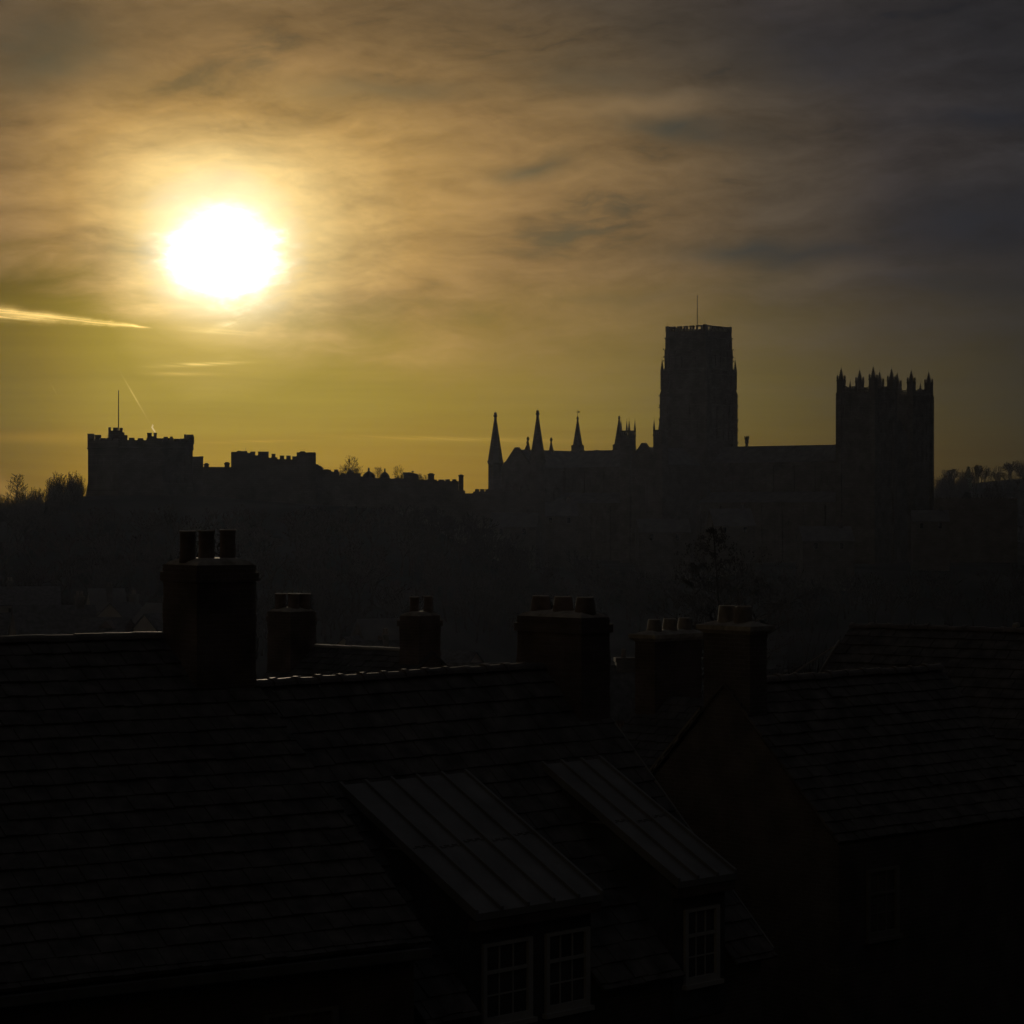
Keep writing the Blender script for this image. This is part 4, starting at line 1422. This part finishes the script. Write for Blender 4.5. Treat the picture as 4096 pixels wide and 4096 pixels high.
SG = 'bare trees behind the castle range'
plant('oak', 1345, 1476, 1819, 592, 9.5, 'broad bare tree standing behind the range right beside the hall', SG, 40)
plant('elm', 1466, 1545, 1864, 600, 7.5, 'low bare tree between the second and third cupola', SG, 100)
plant('oak', 1552, 1636, 1858, 594, 8.0, 'round-headed bare tree right of the last cupola', SG, 200)
plant('ash', 1655, 1694, 1892, 598, 5.0, 'small bare tree right of the curved gable', SG, 10)
plant('elm', 1684, 1716, 1896, 602, 5.0, 'small bare tree just left of the square chimney', SG, 70)
LG = 'bare trees and scrub left of the keep'
plant('thin', 8, 128, 1893, 505, 8.5, 'tall thin bare tree with a straight trunk at the left edge', LG, 30)
plant('bush', 165, 300, 1882, 512, 8.0, 'dense many-stemmed bush, the tallest left of the keep', LG, 0, 'bare_bush', 'bush')
plant('bush', 250, 352, 1880, 520, 7.0, 'dense bush touching the left wall of the keep', LG, 130, 'bare_bush', 'bush')
plant('bush', 95, 190, 1945, 503, 5.5, 'lower scrub between the thin tree and the dense bushes', LG, 60, 'bare_bush', 'bush')
plant('bush', -40, 75, 1972, 498, 5.5, 'low scrub under the thin tree at the left edge', LG, 210, 'bare_bush', 'bush')
plant('bush', 30, 130, 1968, 500, 5.0, 'low scrub right of the thin tree trunk', LG, 290, 'bare_bush', 'bush')
RG = 'trees along the far hill on the right'
plant('bush', 3735, 3842, 1873, 1010, 14.0, 'wide low bare tree beside the right west tower', RG, 0)
plant('bush', 3820, 3880, 1887, 1020, 12.0, 'ragged low tree between the wide one and the dark conifer', RG, 80)
plant('ash', 3882, 3925, 1857, 1040, 12.0, 'upright pale bare tree right of the dark conifer', RG, 10)
plant('elm', 3922, 3962, 1870, 1040, 10.5, 'small umbrella-shaped bare tree in the middle of the hill row', RG, 150)
plant('oak', 3950, 4030, 1860, 1050, 12.0, 'broad domed bare tree on the hill, second from the right edge', RG, 0)
plant('oak', 4026, 4180, 1837, 1000, 13.5, 'largest bare tree of the hill, cut by the right edge', RG, 70)
plant('bush', 3900, 4040, 1926, 800, 12.0, 'dark rounded tree behind the battlemented range', RG, 30)
# narrow conifer in that row
D = 1030
cf = thing('conifer', (at(3873, 0, D).x, D, zz(1865, D) - 11), 0, 'narrow dark conifer in the row of trees on the far hill', 'tree', RG)
t = MB(); t.tube((0, 0, -.5), (0, 0, 10.5), .25, .05, 6); t.build('trunk', BARK, cf)
t = MB()
rn = random.Random(4)
for k in range(420):
    z = rn.uniform(1.5, 11); rr = (11.2 - z) * .19 + .15
    a = rn.uniform(0, 6.28); q = rr * math.sqrt(rn.random())
    x, y = q * math.cos(a), q * math.sin(a)
    l = rn.uniform(.3, .6)
    dx, dy = math.cos(a) * l, math.sin(a) * l
    t.add([(x, y, z), (x + dx - dy * .4, y + dy + dx * .4, z - .2), (x + dx * 1.2, y + dy * 1.2, z - .45), (x + dx + dy * .4, y + dy - dx * .4, z - .2)], [(0, 1, 2, 3)])
t.build('crown', EVERG, cf)

# the near tree behind the chimneys: a young alder with cones
D = 86.0
al = thing('alder_tree', (at(2925, 0, D).x, D, -16.0), 0, 'slender leafless tree hung with small cones, rising behind the chimney of two pots', 'tree')
rn = random.Random(23)
T, Cn, Lf = MB(), MB(), MB()
ztop = zz(2092, D) + 16
tx = lambda z: (-.62 * ((z / ztop) ** 2.2)) - .02
def cone(p):
    for k in range(rn.randint(0, 2)):
        q = p + Vector((rn.uniform(-.06, .06), rn.uniform(-.06, .06), rn.uniform(-.09, .03)))
        Lf.lathe(q.x, q.y, [(.005, q.z - .035), (.019, q.z - .014), (.016, q.z + .01), (.005, q.z + .024)], 5)
N = 14
for i in range(N):
    z0, z1 = ztop * i / N, ztop * (i + 1) / N
    T.tube((tx(z0), 0, z0), (tx(z1), 0, z1), .16 * (1 - z0 / ztop) + .012, .16 * (1 - z1 / ztop) + .012, 6)
def twig(p, d, L, r, lev):
    q = p; n = 3
    for i in range(n):
        d = (d + Vector((rn.uniform(-.2, .2), rn.uniform(-.2, .2), rn.uniform(-.06, .16)))).normalized()
        e = q + d * (L / n)
        Cn.tube(q, e, r * (1 - i / n * .5), r * (1 - (i + 1) / n * .5), 4 if lev == 0 else 3)
        q = e
        if lev < 2:
            for _ in range(2 - lev):
                s = Vector((rn.uniform(-1, 1), rn.uniform(-1, 1), rn.uniform(-.4, .7))).normalized()
                twig(q, (d * .8 + s * .9).normalized(), L * rn.uniform(.32, .5), r * .5, lev + 1)
        if lev >= 1 and rn.random() < .35: cone(q)
    cone(q)
for i in range(50):
    f = .62 + .37 * i / 50
    z = ztop * f
    a = i * 2.4 + rn.uniform(-.3, .3)
    L = min((1.0 - f) * 8.5 + .18, 2.6) * rn.uniform(.6, 1.15)
    twig(Vector((tx(z), 0, z)), Vector((math.cos(a), math.sin(a), .38 - .2 * (1 - f))).normalized(), L, .05 * (1 - f) + .008, 0)
for sx, L in ((-1, 2.6), (1, 2.9), (1, 2.4), (-1, 2.0)):
    z = ztop * rn.uniform(.70, .76)
    twig(Vector((tx(z), 0, z)), Vector((sx, rn.uniform(-.3, .3), .32)).normalized(), L, .035, 0)
T.build('trunk', BARK, al); Cn.build('branches', BARK, al); Lf.build('cones', BARK, al)

plant('sapling', 2425, 2570, 2772, 70, 3.4, 'thin bare saplings in the gap right of the middle chimney', None, 0, 'sapling_clump', 'sapling')
plant('sapling', 3060, 3330, 2440, 96, 8.0, 'tangle of bare bushes behind the right-hand roof ridge', None, 50, 'bare_bush', 'bush')

# the wooded river bank: one mass
wd = MB()
rn = random.Random(31)
protos = [grow(seed=100 + k, height=10, levels=4, trunk=.28, spread=36, twig=.14, nch=(2, 3), up=.15, r0=.022) for k in range(4)]
cnt = 0
for k in range(1500):
    u = rn.uniform(-.225, .225)
    y = rn.uniform(372, 560)
    x = u * y
    g = ground_z(x, y)
    if g < -25.5: continue
    h = rn.uniform(6, 10.5)
    lim = 2030 if u > -.03 else 2012
    zmax = zz(lim + rn.uniform(0, 40), y)
    if g + h > zmax: h = zmax - g
    if h < 3.2: continue
    cnt += 1
    if cnt > 430: break
    T, Cn = protos[cnt % 4]
    a = rn.uniform(0, 6.28); c, s = math.cos(a) * h / 10, math.sin(a) * h / 10
    for m in (T, Cn):
        wd.add([(x + v[0] * c - v[1] * s, y + v[0] * s + v[1] * c, g + v[2] * h / 10) for v in m.v], m.f)
tag(wd.build('woodland', BARK), 'bare woodland covering the bank below castle and cathedral', 'woodland', kind='stuff')

hw_ = MB()
rn = random.Random(77)
for k in range(170):
    y = rn.uniform(880, 1120)
    x = rn.uniform(.150, .216) * y
    g = ground_z(x, y)
    h = rn.uniform(6, 9)
    T, Cn = protos[k % 4]
    a = rn.uniform(0, 6.28); c, s = math.cos(a) * h / 9, math.sin(a) * h / 9
    for m in (T, Cn):
        hw_.add([(x + v[0] * c - v[1] * s, y + v[0] * s + v[1] * c, g + v[2] * h / 10) for v in m.v], m.f)
tag(hw_.build('hill_woodland', BARK), 'misty bare woodland on the slope of the far hill at the right', 'woodland', kind='stuff')

# smoke from the keep's chimney
sm_m = bpy.data.materials.new('chimney_smoke')
sm_m.use_nodes = True
_t = sm_m.node_tree
_t.nodes.clear()
_o = _t.nodes.new('ShaderNodeOutputMaterial')
_v = _t.nodes.new('ShaderNodeVolumePrincipled')
_v.inputs['Density'].default_value = 0.55
_v.inputs['Anisotropy'].default_value = 0.75
_v.inputs['Color'].default_value = (0.95, 0.93, 0.9, 1)
_t.links.new(_v.outputs[0], _o.inputs['Volume'])
t = MB()
pts = [(621, 1730, .12), (618, 1724, .22), (612, 1716, .24), (608, 1709, .22), (611, 1703, .2), (610, 1697, .1)]
D = KC + .8
prof = [(at(a, b, D), r) for a, b, r in pts]
n = 8
vs = []
for p_, r_ in prof:
    for i in range(n):
        a = 6.283 * i / n
        vs.append((p_.x + r_ * math.cos(a), p_.y + r_ * math.sin(a), p_.z))
fs = [tuple(range(n))[::-1], tuple(range((len(prof) - 1) * n, len(prof) * n))]
for k in range(len(prof) - 1):
    for i in range(n):
        j = (i + 1) % n
        fs.append((k * n + i, k * n + j, (k + 1) * n + j, (k + 1) * n + i))
t.add(vs, fs)
tag(t.build('smoke', sm_m), 'thin wisp of bright smoke curling from the keep chimney', 'smoke', kind='stuff')
